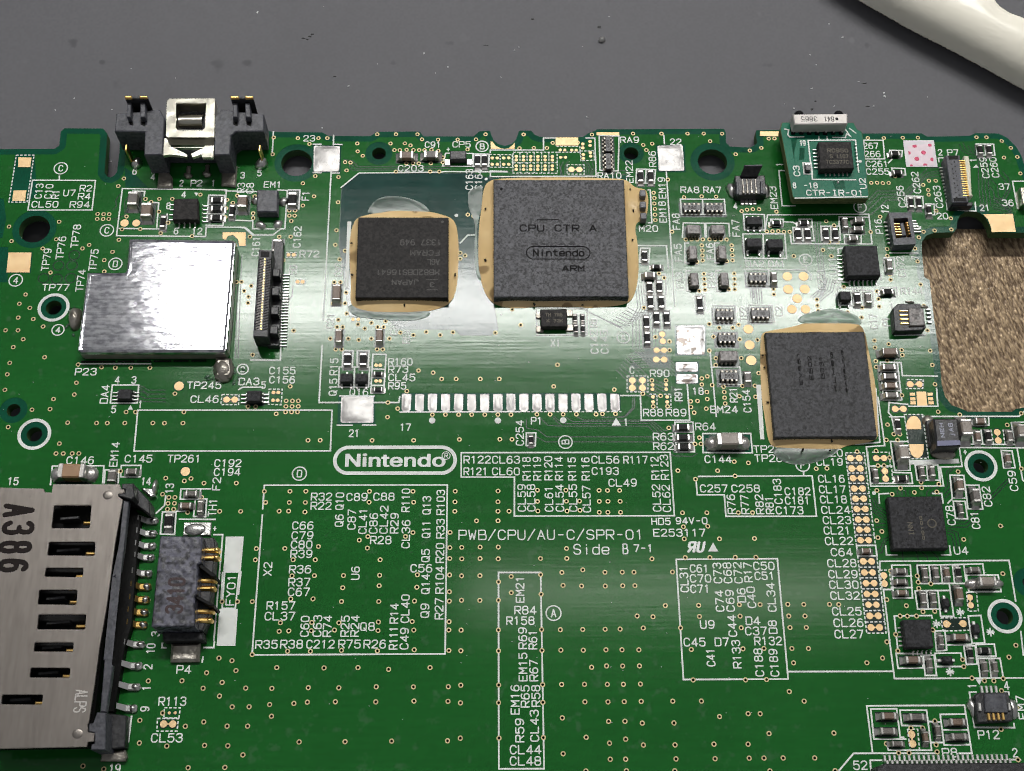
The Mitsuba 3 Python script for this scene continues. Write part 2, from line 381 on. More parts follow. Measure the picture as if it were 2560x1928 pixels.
SILK="""s -3923 1833 -3409 1832 -3404 1552 -3921 1550 -3923 1833
s -3709 1872 -3704 1833
s -2466 1395 -2464 1307 -3179 1314 -3181 1756 -2330 1747 -2332 1409 -2468 1412
s -3094 1732 -2995 1730 -2996 1685
s -2959 1625 -2871 1623 -2864 1394
s -2792 1516 -2791 1376 -3163 1381
s -2471 1696 -2341 1693 -2343 1448 -2466 1450 -2471 1696
s -2469 1608 -2345 1609
s -2466 1521 -2343 1522
s -2231 1458 -2097 1455
s -2340 1737 -2081 1730
s -2096 1525 -2091 1380 -1830 1381 -1832 1742 -1910 1747
s -1822 1748 -1728 1748 -1728 1568
s -2194 1392 -2143 1388 -2077 1322 -1924 1322 -1866 1377
s -2456 1395 -2159 1392 -2083 1319
s -1478 2280 -1475 2186
s -1482 1919 -1478 562
s -1475 916 -1483 568
s -1477 338 -1477 -143 -868 -143 -862 -96
s -1642 2191 -1579 2192
s -1468 2192 -1405 2190
s -1628 1915 -1565 1913
s -1471 1911 -1414 1911
s -1983 2315 -1978 2078
s -1392 1773 -1252 1912 -571 1923 -550 1929 -25 1928
s -537 2108 -310 2106 -314 1979 -562 1981 -537 2108
s -304 2103 -174 2101 -181 1980 -309 1979 -304 2103
s -241 2103 -246 1979
s -409 1252 -348 1326 -286 1326
s 753 2290 919 2284 899 1940 747 1946 753 2290
s -164 2116 -164 2141 281 2143 283 2262 384 2263
s 640 2264 715 2264 713 1888 -164 1881 -164 1937 -33 1931
s 1053 1960 1211 1954 1194 1819 1040 1824 1053 1960
s 1132 1954 1119 1825
s 1299 2292 1299 2210
s 1300 1930 1299 1250 1297 687
s 1401 1670 1765 1668 1765 1524 1403 1525 1401 1670
s 1584 1668 1580 1526
s 1397 1309 1411 1445 1585 1442 1581 1315
s 1590 1315 1598 1442 1785 1440 1783 1322
s 1050 1208 1126 1205 1110 1075 1038 1077 1050 1208
s 1030 1232 1262 1232 1266 1029
s 1443 1256 1412 1256 1401 1073 1434 1073
s 1691 1257 1655 1257 1645 1074 1678 1071
s 1438 1003 1407 1000 1401 821 1428 817
s 1678 1003 1647 1001 1644 818 1672 818
s 1140 1757 1157 1757 1154 1445 1125 1444
s 1063 966 1241 964 1237 796 1058 795 1063 966
s 1153 967 1147 795
s 1068 786 1229 784 1224 654 1065 653 1068 786
s 1148 784 1146 653
s 3197 2152 3304 2150 3291 2090 3184 2092 3197 2152
s 3191 1977 3303 1972 3300 1910 3199 1909 3191 1977
s 2989 2252 3153 2251 3144 2067 2973 2066 2989 2252
s 3171 2027 3205 2065
s 3940 2219 4088 2217 4081 2106 3931 2109 3940 2219
s 4013 2219 4004 2108
s 3279 1705 3416 1702 3409 1592 3274 1598 3279 1705
s 3347 1705 3341 1596
s 3433 1632 3501 1629 3492 1526 3424 1529 3433 1632
s 2316 1949 2242 1949 2238 1609 2343 1610
s 3637 2079 3600 2079 3598 2041
s 3606 1645 3604 1575 3839 1563 3846 1646
s 4308 1852 4190 1851 4190 1589 4263 1583
s 2076 1367 2110 1522 2947 1531 2940 1251 2283 1252 2280 1332
s 1912 1528 2084 1525 2077 1379 1911 1379 1912 1528
s 2132 1481 2237 1481 2226 1415 2132 1415 2132 1481
s 2362 1481 2471 1482 2470 1416 2366 1416 2362 1481
s 2235 1457 2312 1454 2356 1416
s 2308 1404 2469 1404 2470 1280 2303 1279 2308 1404
s 2386 1404 2384 1280
s 2538 1416 2694 1417 2685 1284 2535 1283 2538 1416
s 2619 1416 2610 1284
s 2689 1417 2699 1506 2944 1501
s 2722 1339 2862 1336 2853 1257 2718 1257 2722 1339
s 1892 1343 2235 1344 2229 1115 1890 1115 1892 1343
s 2058 1344 2044 1115
s 2382 1046 2381 1015
s 1887 1016 2076 1011 2069 873 1891 873 1887 1016
s 2092 1017 2368 1011 2415 971 2411 925
s 3056 1561 3113 1555
s 3076 1170 3303 1168
s 3023 1123 3106 1121 3096 1001 3019 1001 3023 1123
s 2965 852 3092 852 3089 783 2962 789 2965 852
s 2693 1213 2656 1204 2654 1169
s 2656 926 2659 903 2715 897
s 2979 966 2976 926
s 2616 855 2895 821 2886 687 2611 693 2616 855
s 2739 838 2731 696
s 2817 826 2808 690
s 3033 702 3024 428 3268 434
s 2881 198 3015 193 3009 -124 2867 -124 2881 198
s 2876 117 3013 117
s 2876 38 3012 36
s 2874 -42 3011 -47
s 3019 193 3044 193 3040 82 3313 77
s 2828 -102 2831 -499 2689 -509 2687 -693
s 2819 -28 2797 -473 2609 -488
d 3071 49 3199 47 3184 -28 3051 -28
s 3293 -28 3282 -177 3056 -177
s 3049 -161 2908 -145 2893 -229 2914 -258
d 3013 -245 3155 -245 3151 -602 3012 -607 3013 -245
s 3153 -261 3663 -261 3898 -261 3967 -203
s 2898 -263 3011 -263
s 2914 -276 2922 -391
s 3009 -466 2878 -466 2883 -698 3000 -698 3006 -607
s 3394 -489 3919 -492
s 3212 -824 3228 -673 3399 -668 3400 -515 3915 -519
s 3662 -266 3656 -334 3524 -336
s 3518 -376 3514 -484
s 3587 -376 3584 -490
d 3665 -371 3667 -490
d 3758 -371 3754 -490
s 3831 -313 3837 -490
s 3831 -313 3950 -308
s 3042 -657 3216 -657 3213 -778 3044 -778 3042 -657
s 3129 -657 3124 -778
s 2685 -666 2863 -664
s 2693 -554 2686 -825 3236 -823 3233 -672 3282 -670
s 2693 -802 3004 -803 3005 -719 2867 -715
s 3717 -540 3799 -543 3801 -680 3714 -680 3717 -540
s 3842 -520 3843 -779 3867 -804
s 3296 -738 3401 -740 3394 -920 3289 -918 3296 -738
s 3400 -817 3505 -819 3505 -1006 3394 -1003 3400 -817
s 3291 -943 3381 -945 3380 -1081 3290 -1078 3291 -943
s 3249 -958 3285 -926
s 2735 -957 2740 -885 2812 -882
s 3146 -883 3213 -883 3214 -958
s 2742 -1289 2740 -1356 2815 -1356
s 3147 -1357 3214 -1357 3215 -1290
s 1374 -780 1376 -890 1578 -890 1578 -1058 2253 -1059 2252 -741 1395 -745
s 2190 -716 2188 -741
d 2524 -557 2667 -557 2666 -1933 2526 -1933 2524 -557
d 2523 -639 2669 -639
d 2523 -720 2669 -720
d 2524 -802 2669 -802
d 2524 -882 2669 -882
d 2525 -963 2669 -964
d 2525 -1045 2669 -1045
d 2526 -1123 2669 -1124
d 2528 -1204 2669 -1205
s 2526 -1284 2667 -1283 2669 -1363 2527 -1362 2526 -1284
d 2530 -1449 2670 -1447
d 2531 -1527 2670 -1527
d 2530 -1609 2669 -1608
d 2531 -1688 2669 -1688
d 2530 -1770 2668 -1768
d 2528 -1853 2667 -1850
d 2727 -554 2858 -554 2854 -661 2710 -661
d 2785 -671 2862 -672 2856 -798
s 2677 -1470 2685 -1404 3639 -1400 3639 -1704
s 2768 -1434 2905 -1433 2890 -1678 2751 -1677 2768 -1434
s 2764 -1516 2903 -1516
s 2756 -1601 2898 -1601
d 2675 -1470 2745 -1470 2746 -1612 2676 -1612 2675 -1470
s 2954 -1435 3300 -1429 3298 -1572 2950 -1570 2954 -1435
s 3043 -1433 3039 -1569
s 3129 -1432 3124 -1569
s 3216 -1431 3212 -1569
s 3305 -1429 3441 -1425 3439 -1503
s 3307 -1510 3541 -1509 3544 -1633 3308 -1633 3307 -1510
s 3170 -1623 2915 -1625 2916 -1760 3082 -1760
s 2998 -1625 2994 -1760
s 3082 -1625 3076 -1813 3166 -1814
s 3172 -1576 3171 -1814
d 3289 -1637 3363 -1638 3356 -1774 3282 -1777 3289 -1637
s 2685 -1616 2686 -1835 2684 -1996 2686 -2256 3627 -2256
s 2685 -1616 2745 -1614
s 3640 -1926 3631 -2094
s 2735 -2060 2740 -1809 3011 -1807 3013 -1824
s 1938 -2204 2681 -2205
s 3018 -1920 3092 -1916 3086 -2057 3012 -2061 3018 -1920
s 3091 -2020 3265 -2017
s 2720 -2078 2896 -2083 2901 -2182 2720 -2184 2720 -2078
s 2913 -2092 2990 -2092 2988 -2236 2907 -2235 2913 -2092
s 3191 -2174 2997 -2173 2996 -2079 3183 -2078 3186 -2116
s 3213 -2025 3295 -2026 3289 -2157 3212 -2159 3213 -2025
s 3301 -2017 3434 -2015 3434 -2101 3298 -2100 3301 -2017
s 3297 -2255 3300 -2116 3459 -2117 3461 -2247
s 3382 -2117 3375 -2255
s 3277 -1811 3369 -1808 3367 -2006 3275 -2009 3277 -1811
d 3077 -1824 3275 -1823 3275 -1915 3078 -1920 3077 -1824
s 3251 -2352 3205 -2354 3204 -2426
s 3203 -2522 3205 -2596 3485 -2600 3485 -2572
s 3458 -2353 3484 -2356 3483 -2371
s 2225 -2880 2338 -2767 2470 -2767 2466 -2445 3156 -2444 3160 -2771 3073 -2771
s 2711 -2673 2490 -2672 2492 -2467 2675 -2466 2675 -2659 2699 -2662
s 2834 -2583 2696 -2580 2696 -2476 2884 -2477 2883 -2744
s 3156 -2505 2976 -2506 2975 -2715 3152 -2713
s 2976 -2612 3154 -2613
s 2891 -2555 2971 -2558
s 2577 -2717 2583 -2747 2882 -2749
s 2889 -2697 2973 -2698
d 2733 -2606 2804 -2607 2799 -2744
d 2733 -2606 2734 -2735
s 2470 -2767 2928 -2770
s 2526 -2814 2447 -2814 2443 -2919
s 3419 -2815 3490 -2816
s -1849 -809 -489 -809 -490 -2068 -1834 -2070
s -1849 -809 -1849 -991
s -1848 -1040 -1851 -2049
s -387 -553 1192 -552 1195 -1052 9 -1052 12 -748 -386 -747 -387 -553
s -110 -1479 196 -1480 197 -2857 -113 -2856 -110 -1479
s 1189 -1385 1932 -1382 1931 -2256 1190 -2256 1189 -1385
s -2849 -205 -1375 -206 -1372 -537 -2842 -537 -2849 -205
s -3065 3 -2863 3 -2859 -147 -3063 -147 -3065 3
s -3331 182 -2792 182
d -2221 -76 -2090 -80 -2089 -160 -2224 -160 -2221 -76
d -1867 -32 -1764 -32 -1765 -162 -1862 -158 -1867 -32
s -2097 -35 -2070 -16 -1915 -16
s -1336 154 -1101 152 -1105 -17 -1335 -14 -1336 154
s -1218 154 -1216 -17
s -1235 154 -1234 292 -1312 294 -1313 154
s -1111 154 -1111 292 -1201 294 -1199 154
s -1080 262 -977 262 -986 -67 -1085 -64 -1080 262
s -1081 138 -980 135
s -1081 66 -984 63
s -1083 -1 -986 -1
s -1817 746 -1793 213 -2023 213
s 837 -86 988 -86 986 -290 1357 -291 1356 4
s 1552 290 1563 -260
s 1553 154 1775 155 1778 4 1607 10
d -173 -219 836 -219
s -856 -222 59 -219
s -1329 -330 -1218 -330
s -1137 -328 -1041 -328
s -1320 -88 -1058 -90
s 1241 -306 1380 -306 1377 -548 1240 -548 1241 -306
s 1242 -389 1380 -389
s 1240 -472 1377 -472
s 106 -393 178 -393 172 -499 103 -496 106 -393
s 1449 -400 1815 -400 1816 -557 1441 -554 1449 -400
s 198 670 601 660 592 432 198 432 198 670
s 1605 689 1781 686 1773 549 1602 549 1605 689
s 1893 695 2075 689 2082 549 1893 549 1893 695
s 1469 779 1545 776 1534 652 1466 654 1469 779
s -3430 -801 -3435 -655 -3053 -653 -3047 -787
s -3035 -787 -3040 -686 -2939 -683 -2932 -787
s -2924 -651 -2778 -651 -2776 -741 -2919 -741 -2924 -651
s -2249 -836 -2464 -836 -2462 -917 -2266 -915 -2264 -1052 -2352 -1050 -2350 -917
s -2319 -836 -2317 -912
s -2582 -1014 -2483 -1016 -2478 -1187 -2582 -1184 -2582 -1014
s -2481 -1010 -2411 -1010
s -2452 -1071 -2192 -1073
s -2192 -1189 -2127 -1189 -2128 -1961
s -2123 -1976 -2124 -2017 -2195 -2016
s -2571 -892 -2573 -965 -2628 -1024
s -2091 -1470 -1986 -1470 -1994 -1737 -2088 -1736 -2091 -1470
s -1974 -1468 -1979 -1633
s -2105 -1474 -2100 -1665
d -2431 -2433 -2321 -2434 -2324 -2503 -2428 -2502 -2431 -2433
d -2471 -2506 -2328 -2507 -2328 -2592 -2467 -2592 -2471 -2506
s -2651 -2492 -2655 -2663
s -2194 -2083 -2197 -2119
s -2462 -2017 -2489 -2015 -2488 -1984
d -4089 2074 -3944 2075 -3939 1624 -4085 1624 -4089 2074
d -171 2097 19 2096 20 1970 -175 1972 -171 2097
d -83 2095 -80 1973
d 26 2119 394 2121 393 1915 22 1916 26 2119
d 26 2017 392 2019
d 83 2120 83 1917
d 143 2120 140 1917
d 203 2120 200 1917
d 264 2120 261 1917
d 325 2121 322 1917
d 391 2178 585 2179 588 2122 390 2121
d 476 2001 616 1999 616 1906 472 1908 476 2001
d 588 2132 700 2138 706 2045 591 2038 588 2132
d 893 79 1055 79 1048 -57 887 -54 893 79
d 1057 -75 1116 -75 1112 -191
d 1170 -75 1223 -75 1219 -191
d -1807 1161 -1726 1162 -1723 1118 -1807 1117
d -1717 918 -1641 915 -1642 877 -1716 877"""
SILK_FILL="""-1328 1450 -1296 1450 -1296 842 -1323 842
1891 4 1927 4 1916 -447 1885 -447
3004 -617 3382 -607 3382 -643 3004 -652
-2103 -1204 -1972 -1204 -1975 -1465 -2101 -1465
-2108 -1740 -1975 -1741 -1973 -2006 -2105 -2005
-2925 -202 -2885 -202 -2908 -162
757 -334 829 -334 793 -270
1427 -1326 1502 -1327 1469 -1258
3875 1982 3928 1983 3909 2015
3262 -2264 3309 -2264 3283 -2304
-2592 1718 -2557 1719 -2571 1686
3322 2251 3584 2255 3580 1989 3315 1988
3324 1406 3361 1389 3366 1421"""
DOTS="""-611 -291 25
-110 -292 25
388 -290 25
2703 -879 15
-199 1857 13
-442 1509 15"""
STARS="3223 -1783 3039 -1868 3420 -1929 3088 -2211"
PAIRS="""2558 -600 2625 -600 26
2558 -683 2623 -683 26
2559 -760 2621 -760 25
2559 -842 2622 -842 25
2560 -922 2622 -922 25
2560 -1003 2624 -1003 25
2561 -1084 2622 -1085 25
2561 -1162 2620 -1163 24
2561 -1243 2622 -1243 24
2562 -1403 2624 -1404 25
2561 -1487 2622 -1487 24
2563 -1567 2623 -1567 24
2561 -1647 2621 -1647 24
2563 -1726 2621 -1726 23
2563 -1807 2625 -1807 25
2562 -1891 2624 -1891 25
2754 -600 2813 -600 24
2807 -704 2806 -765 25
2701 -1510 2698 -1571 25
3309 -1674 3307 -1732 23
3112 -1868 3232 -1866 26
2757 -2641 2756 -2705 26
3092 9 3165 9 26
2949 -198 3012 -198 26
3711 -391 3708 -459 26
1185 438 1187 377 24
1133 299 1192 299 23
1126 219 1189 219 25
932 42 929 -22 26
1011 42 1008 -22 26
-2184 -118 -2121 -118 25
510 1954 576 1954 26
-2426 -2543 -2363 -2544 25"""
DISCS="""-2556 -5 37
-2444 -699 35
1869 483 39
1868 345 39
1869 212 41
2221 953 39
2352 954 40
2217 837 40
2351 839 40
2282 754 39
2231 659 38
2339 659 38
-3128 1432 34
-3034 1432 32
-1830 -59 15
-1793 -59 15
-1829 -124 15
-1794 -124 15
-1787 1142 16
-1745 1142 16
-1700 898 17
-1660 898 17
-1052 170 15
-1020 170 15
-1048 37 15
-1016 37 15
-2394 -2468 11
-2353 -2468 11
-1247 565 15
-1205 565 15
1086 4 15
1084 -33 15
1192 6 15
1191 -33 15
1085 -96 15
1083 -139 15
1195 -97 15
1193 -139 15
421 2144 14
459 2144 14
517 2144 14
555 2144 14
423 2072 14
463 2073 14
612 2205 15
611 2167 15
674 2230 15
673 2191 15
614 2101 15
613 2063 15
673 2120 15
674 2085 15
-148 2064 15
-148 2002 15
-106 2064 15
-106 2002 15
-53 2064 15
-54 2002 15
-11 2065 15
-11 2002 15
53 2080 15
52 2045 15
52 1987 15
51 1952 15
113 2080 15
112 2045 15
112 1987 15
111 1952 15
172 2080 15
172 2045 15
171 1987 15
170 1953 15
232 2080 15
232 2046 15
231 1987 15
230 1953 15
294 2081 15
293 2046 15
292 1988 15
291 1953 15
354 2081 15
353 2046 15
352 1988 15
351 1953 15"""
GOLD="""-4071 2056 -3962 2053 -3959 1960 -4060 1960
-4065 1735 -3960 1738 -3956 1636 -4061 1636
-4022 1158 -3839 1158 -3829 978 -4012 978
-2330 1348 -2143 1348 -2137 1223 -2188 1223 -2202 1284 -2246 1325 -2286 1313 -2299 1278 -2325 1289
-161 2226 -148 2226 -121 2185 -79 2160 -44 2154 -10 2161 27 2195 40 2217 39 2154 -161 2154
385 2269 574 2270 574 2189 383 2190
731 2322 923 2323 922 2290 730 2292
2116 2338 2304 2338 2299 2288 2112 2291
3895 1534 4143 1538 4140 1368 3939 1365 3941 1420 3927 1486
3013 -365 3018 -323 3032 -292 3060 -263 3085 -256 3109 -263 3129 -292 3133 -323 3128 -365
3021 -487 3133 -487 3127 -530 3112 -571 3089 -594 3067 -600 3046 -593 3025 -571 3018 -530
3132 -53 3208 -53 3201 -177 3123 -180
3079 -63 3120 -63 3118 -88 3078 -88
3077 -100 3117 -100 3116 -126 3075 -126
3075 -134 3117 -134 3116 -160 3073 -160
3217 -63 3259 -63 3256 -88 3216 -88
3215 -100 3255 -100 3254 -126 3213 -126
3215 -134 3257 -134 3255 -160 3214 -160"""
TIN="""-1633 2173 -1423 2171 -1420 1932 -1623 1927
1243 2185 1448 2192 1447 1949 1241 1944
-1307 -99 -1066 -96 -1059 -305 -1301 -304
1306 507 1520 507 1504 268 1297 268
1283 192 1444 192 1444 122 1279 122
1282 90 1440 90 1437 22 1278 20"""
CLEAR="""-1392 1767 -1252 1908 -309 1920 -141 1857 -144 764 -104 481 -159 426 -397 426 -452 475 -894 478 -961 552 -1280 591 -1389 1244
-191 1893 987 1898 973 1824 -191 1796
-3186 1963 -3101 1902 -2974 1769 -3159 1769
-4206 1669 -4133 1657 -4085 1467 -4090 1291 -4150 1291
-4138 1210 -4032 1210 -3991 890 -4091 889
-4101 2083 -3940 2084 -3898 1851 -3863 1706 -3937 1616 -4086 1615
2528 -564 2658 -564 2648 -1284 2531 -1283
2533 -1370 2659 -1370 2663 -1928 2530 -1928
3019 -370 3146 -370 3138 -485 3016 -485
3017 -250 3032 -250 3001 -602 3013 -602 3098 -604 3151 -600 3157 -248 3145 -250
1456 -405 1809 -405 1810 -551 1448 -549
-860 -62 127 -62 125 -219 -856 -218
-124 -62 838 -63 831 -217 -124 -217
-1335 -85 -1049 -85 -1041 -322 -1329 -322
-1653 2187 -1408 2186 -1403 1914 -1636 1913
1224 2200 1470 2204 1464 1930 1223 1929
1289 521 1538 521 1525 252 1277 252
1271 203 1462 203 1452 10 1263 10
3081 -1828 3270 -1827 3270 -1910 3083 -1914
3290 -878 3347 -883 3356 -758 3327 -758
-2470 1689 -2346 1687 -2346 1454 -2461 1456"""
TRACES="""3598 1985 3495 1979 3237 1707
3593 1954 3489 1935 3246 1695
3590 1929 3498 1917 3260 1683
3586 1898 3473 1892 3269 1671
3243 1756 3042 1755 2964 1670
3239 1725 3049 1725 2953 1621
3236 1697 3077 1697 2940 1561
3232 1671 3116 1668 2962 1525
3797 2218 3809 2155 3936 2068 3898 1783 3891 1564
3831 2231 3843 2168 3968 2068 3925 1783 3916 1588
3870 2206 3892 2130 3993 2055 3951 1783 3944 1600
3896 2193 3922 2118 4016 2030 3981 1807 3973 1612
4122 1956 4163 1882 4169 1783 4098 1673 4026 1685
4086 1931 4128 1857 4135 1771 4065 1661
4004 1881 4056 1808 4051 1710 4129 1601
3975 1832 4016 1758 4014 1673 4104 1576
2497 1476 2478 1239 2486 857 2426 766
2518 1476 2502 1239 2506 857 2456 766
2539 1476 2523 1239 2526 857 2475 754
2674 -927 2684 -996 2770 -1075
2689 -917 2705 -986 2782 -1055
2704 -907 2725 -977 2793 -1036
2670 -957 2673 -1016 2767 -1095
2884 -848 2883 -888
2916 -853 2915 -898
2945 -853 2944 -898
2978 -853 2973 -898
3097 -898 3105 -868 3186 -803
3125 -898 3137 -878 3212 -823
3236 -858 3270 -818 3276 -708 3329 -672
3236 -888 3286 -838 3294 -718 3349 -672
3237 -918 3292 -868 3293 -758
3221 -1096 3354 -1096 3484 -988 3729 -769
3218 -1120 3360 -1120 3500 -1008 3746 -779
3224 -1145 3366 -1145 3463 -1067
3215 -1174 3264 -1193 3271 -1281 3265 -1319
3212 -1198 3243 -1213 3249 -1300
3222 -1159 3294 -1184 3297 -1290
2689 -1114 2765 -1114
2686 -1143 2761 -1143
2680 -1346 2710 -1337 2748 -1250 2768 -1241
2674 -1317 2699 -1308 2741 -1231 2771 -1221
2861 -1328 2857 -1395 2883 -1442
2964 -1328 2972 -1405 2929 -1452
3001 -1328 3041 -1376 3038 -1405
3076 -1328 3116 -1376 3122 -1405
306 -264 377 -337 1034 -337 1162 -477 1219 -487
316 -254 387 -316 1050 -317 1173 -456
408 -264 465 -300 1056 -301 1193 -436
495 -259 543 -288 1066 -288 1158 -374 1227 -363
209 -264 271 -331 367 -337
108 -279 107 -352 193 -368 260 -424 1059 -425
183 -424 249 -465 1105 -466 1197 -538
679 -264 854 -264 925 -186 929 -102
805 -264 873 -254 940 -186 943 -102
1192 -553 1214 -579 1358 -584 1398 -559
-2860 -8 -2795 -71 -2783 -92
-2855 -2 -2835 -8 -2789 -39 -2654 -39
-2851 -45 -2795 -71 -2651 -71
-2846 -87 -2801 -108 -2647 -108
-2843 -123 -2798 -134 -2644 -136
-3238 1463 -3131 1505 -3150 1636 -3103 1720
-3238 1552 -3212 1588 -3223 1648 -3185 1720
-1383 2043 -1314 2037 -1265 1978 -520 1981
-1329 2012 -1274 1957 -498 1960
-1338 1988 -1305 1941 -603 1944
411 2019 419 1896
443 2032 420 1970 434 1896
485 2032 458 1994 455 1896
601 2032 637 1970 629 1896
623 2045 658 1970 645 1896
649 2032 678 1958 661 1896
686 2032 700 1958 676 1897
-33 1949 19 1894 166 1889
-12 1962 40 1907 187 1901
905 1947 989 1941
908 1904 972 1910
-2187 1142 -2143 227
-2161 1142 -2123 227
-2187 554 -2184 379
-1747 758 -1773 690 -1767 590
-1734 870 -1738 769 -1794 702
958 548 948 317 1144 79
984 548 973 317 1169 79
1010 548 999 317 1195 79
1036 548 1025 317 1220 79
1062 548 1051 317 1246 79
1088 549 1077 317 1272 79
1114 549 1102 317 1297 79
1140 549 1128 317 1323 79
1166 549 1154 317 1348 79
778 548 856 504 936 515
802 568 881 524 961 535
827 588 906 544 986 555
852 608 931 564 1011 575
877 629 955 584 1036 595
902 649 980 604 1061 615
927 669 1005 624 1086 636
920 144 1039 154 1236 154
921 165 1040 176 1238 176
922 187 1041 198 1239 198
923 208 1042 219 1240 219
924 230 1043 241 1241 241
925 252 1044 263 1242 263
926 273 1045 284 1244 284
905 252 1064 68 1217 -6
886 228 1045 45 1199 -30
867 204 1027 21 1180 -53
849 180 1008 -2 1161 -76
830 157 989 -25 1142 -100
811 133 970 -49 1123 -123
1926 853 1924 706
1944 853 1942 706
1963 854 1961 706
1981 854 1979 706
1999 854 1997 706
993 875 1004 671 938 548
1015 875 1026 671 960 548
1037 875 1048 671 982 548
1060 875 1070 671 1004 548
1082 875 1092 671 1026 548
1104 875 1114 671 1048 548
1127 875 1137 671 1070 548
1149 875 1159 671 1092 549
581 648 709 582 777 537
600 637 728 570 797 526
620 626 748 559 816 515
640 615 768 548 836 504
659 604 787 537 855 493
679 593 807 526 875 482
1227 -6 1293 -49 1301 -91
1226 -28 1292 -70 1300 -112
1225 -49 1291 -91 1298 -134
1224 -70 1290 -112 1297 -155
1910 856 1912 754
1933 856 1934 754
1955 856 1957 754
1977 856 1979 754
2000 856 2001 754
2745 891 2750 755
2767 891 2772 755
2790 891 2794 755
2812 891 2817 755
2385 765 2496 857 2526 948
2404 756 2515 848 2545 939
2424 747 2535 838 2565 930
2443 738 2554 829 2584 921
2462 729 2574 820 2604 912
4002 1697 4117 1661 4150 1601
3998 1675 4114 1639 4146 1579
3995 1654 4110 1617 4143 1557
3991 1632 4107 1596 4139 1535
3988 1610 4104 1574 4136 1514
3985 1588 4100 1552 4132 1492"""
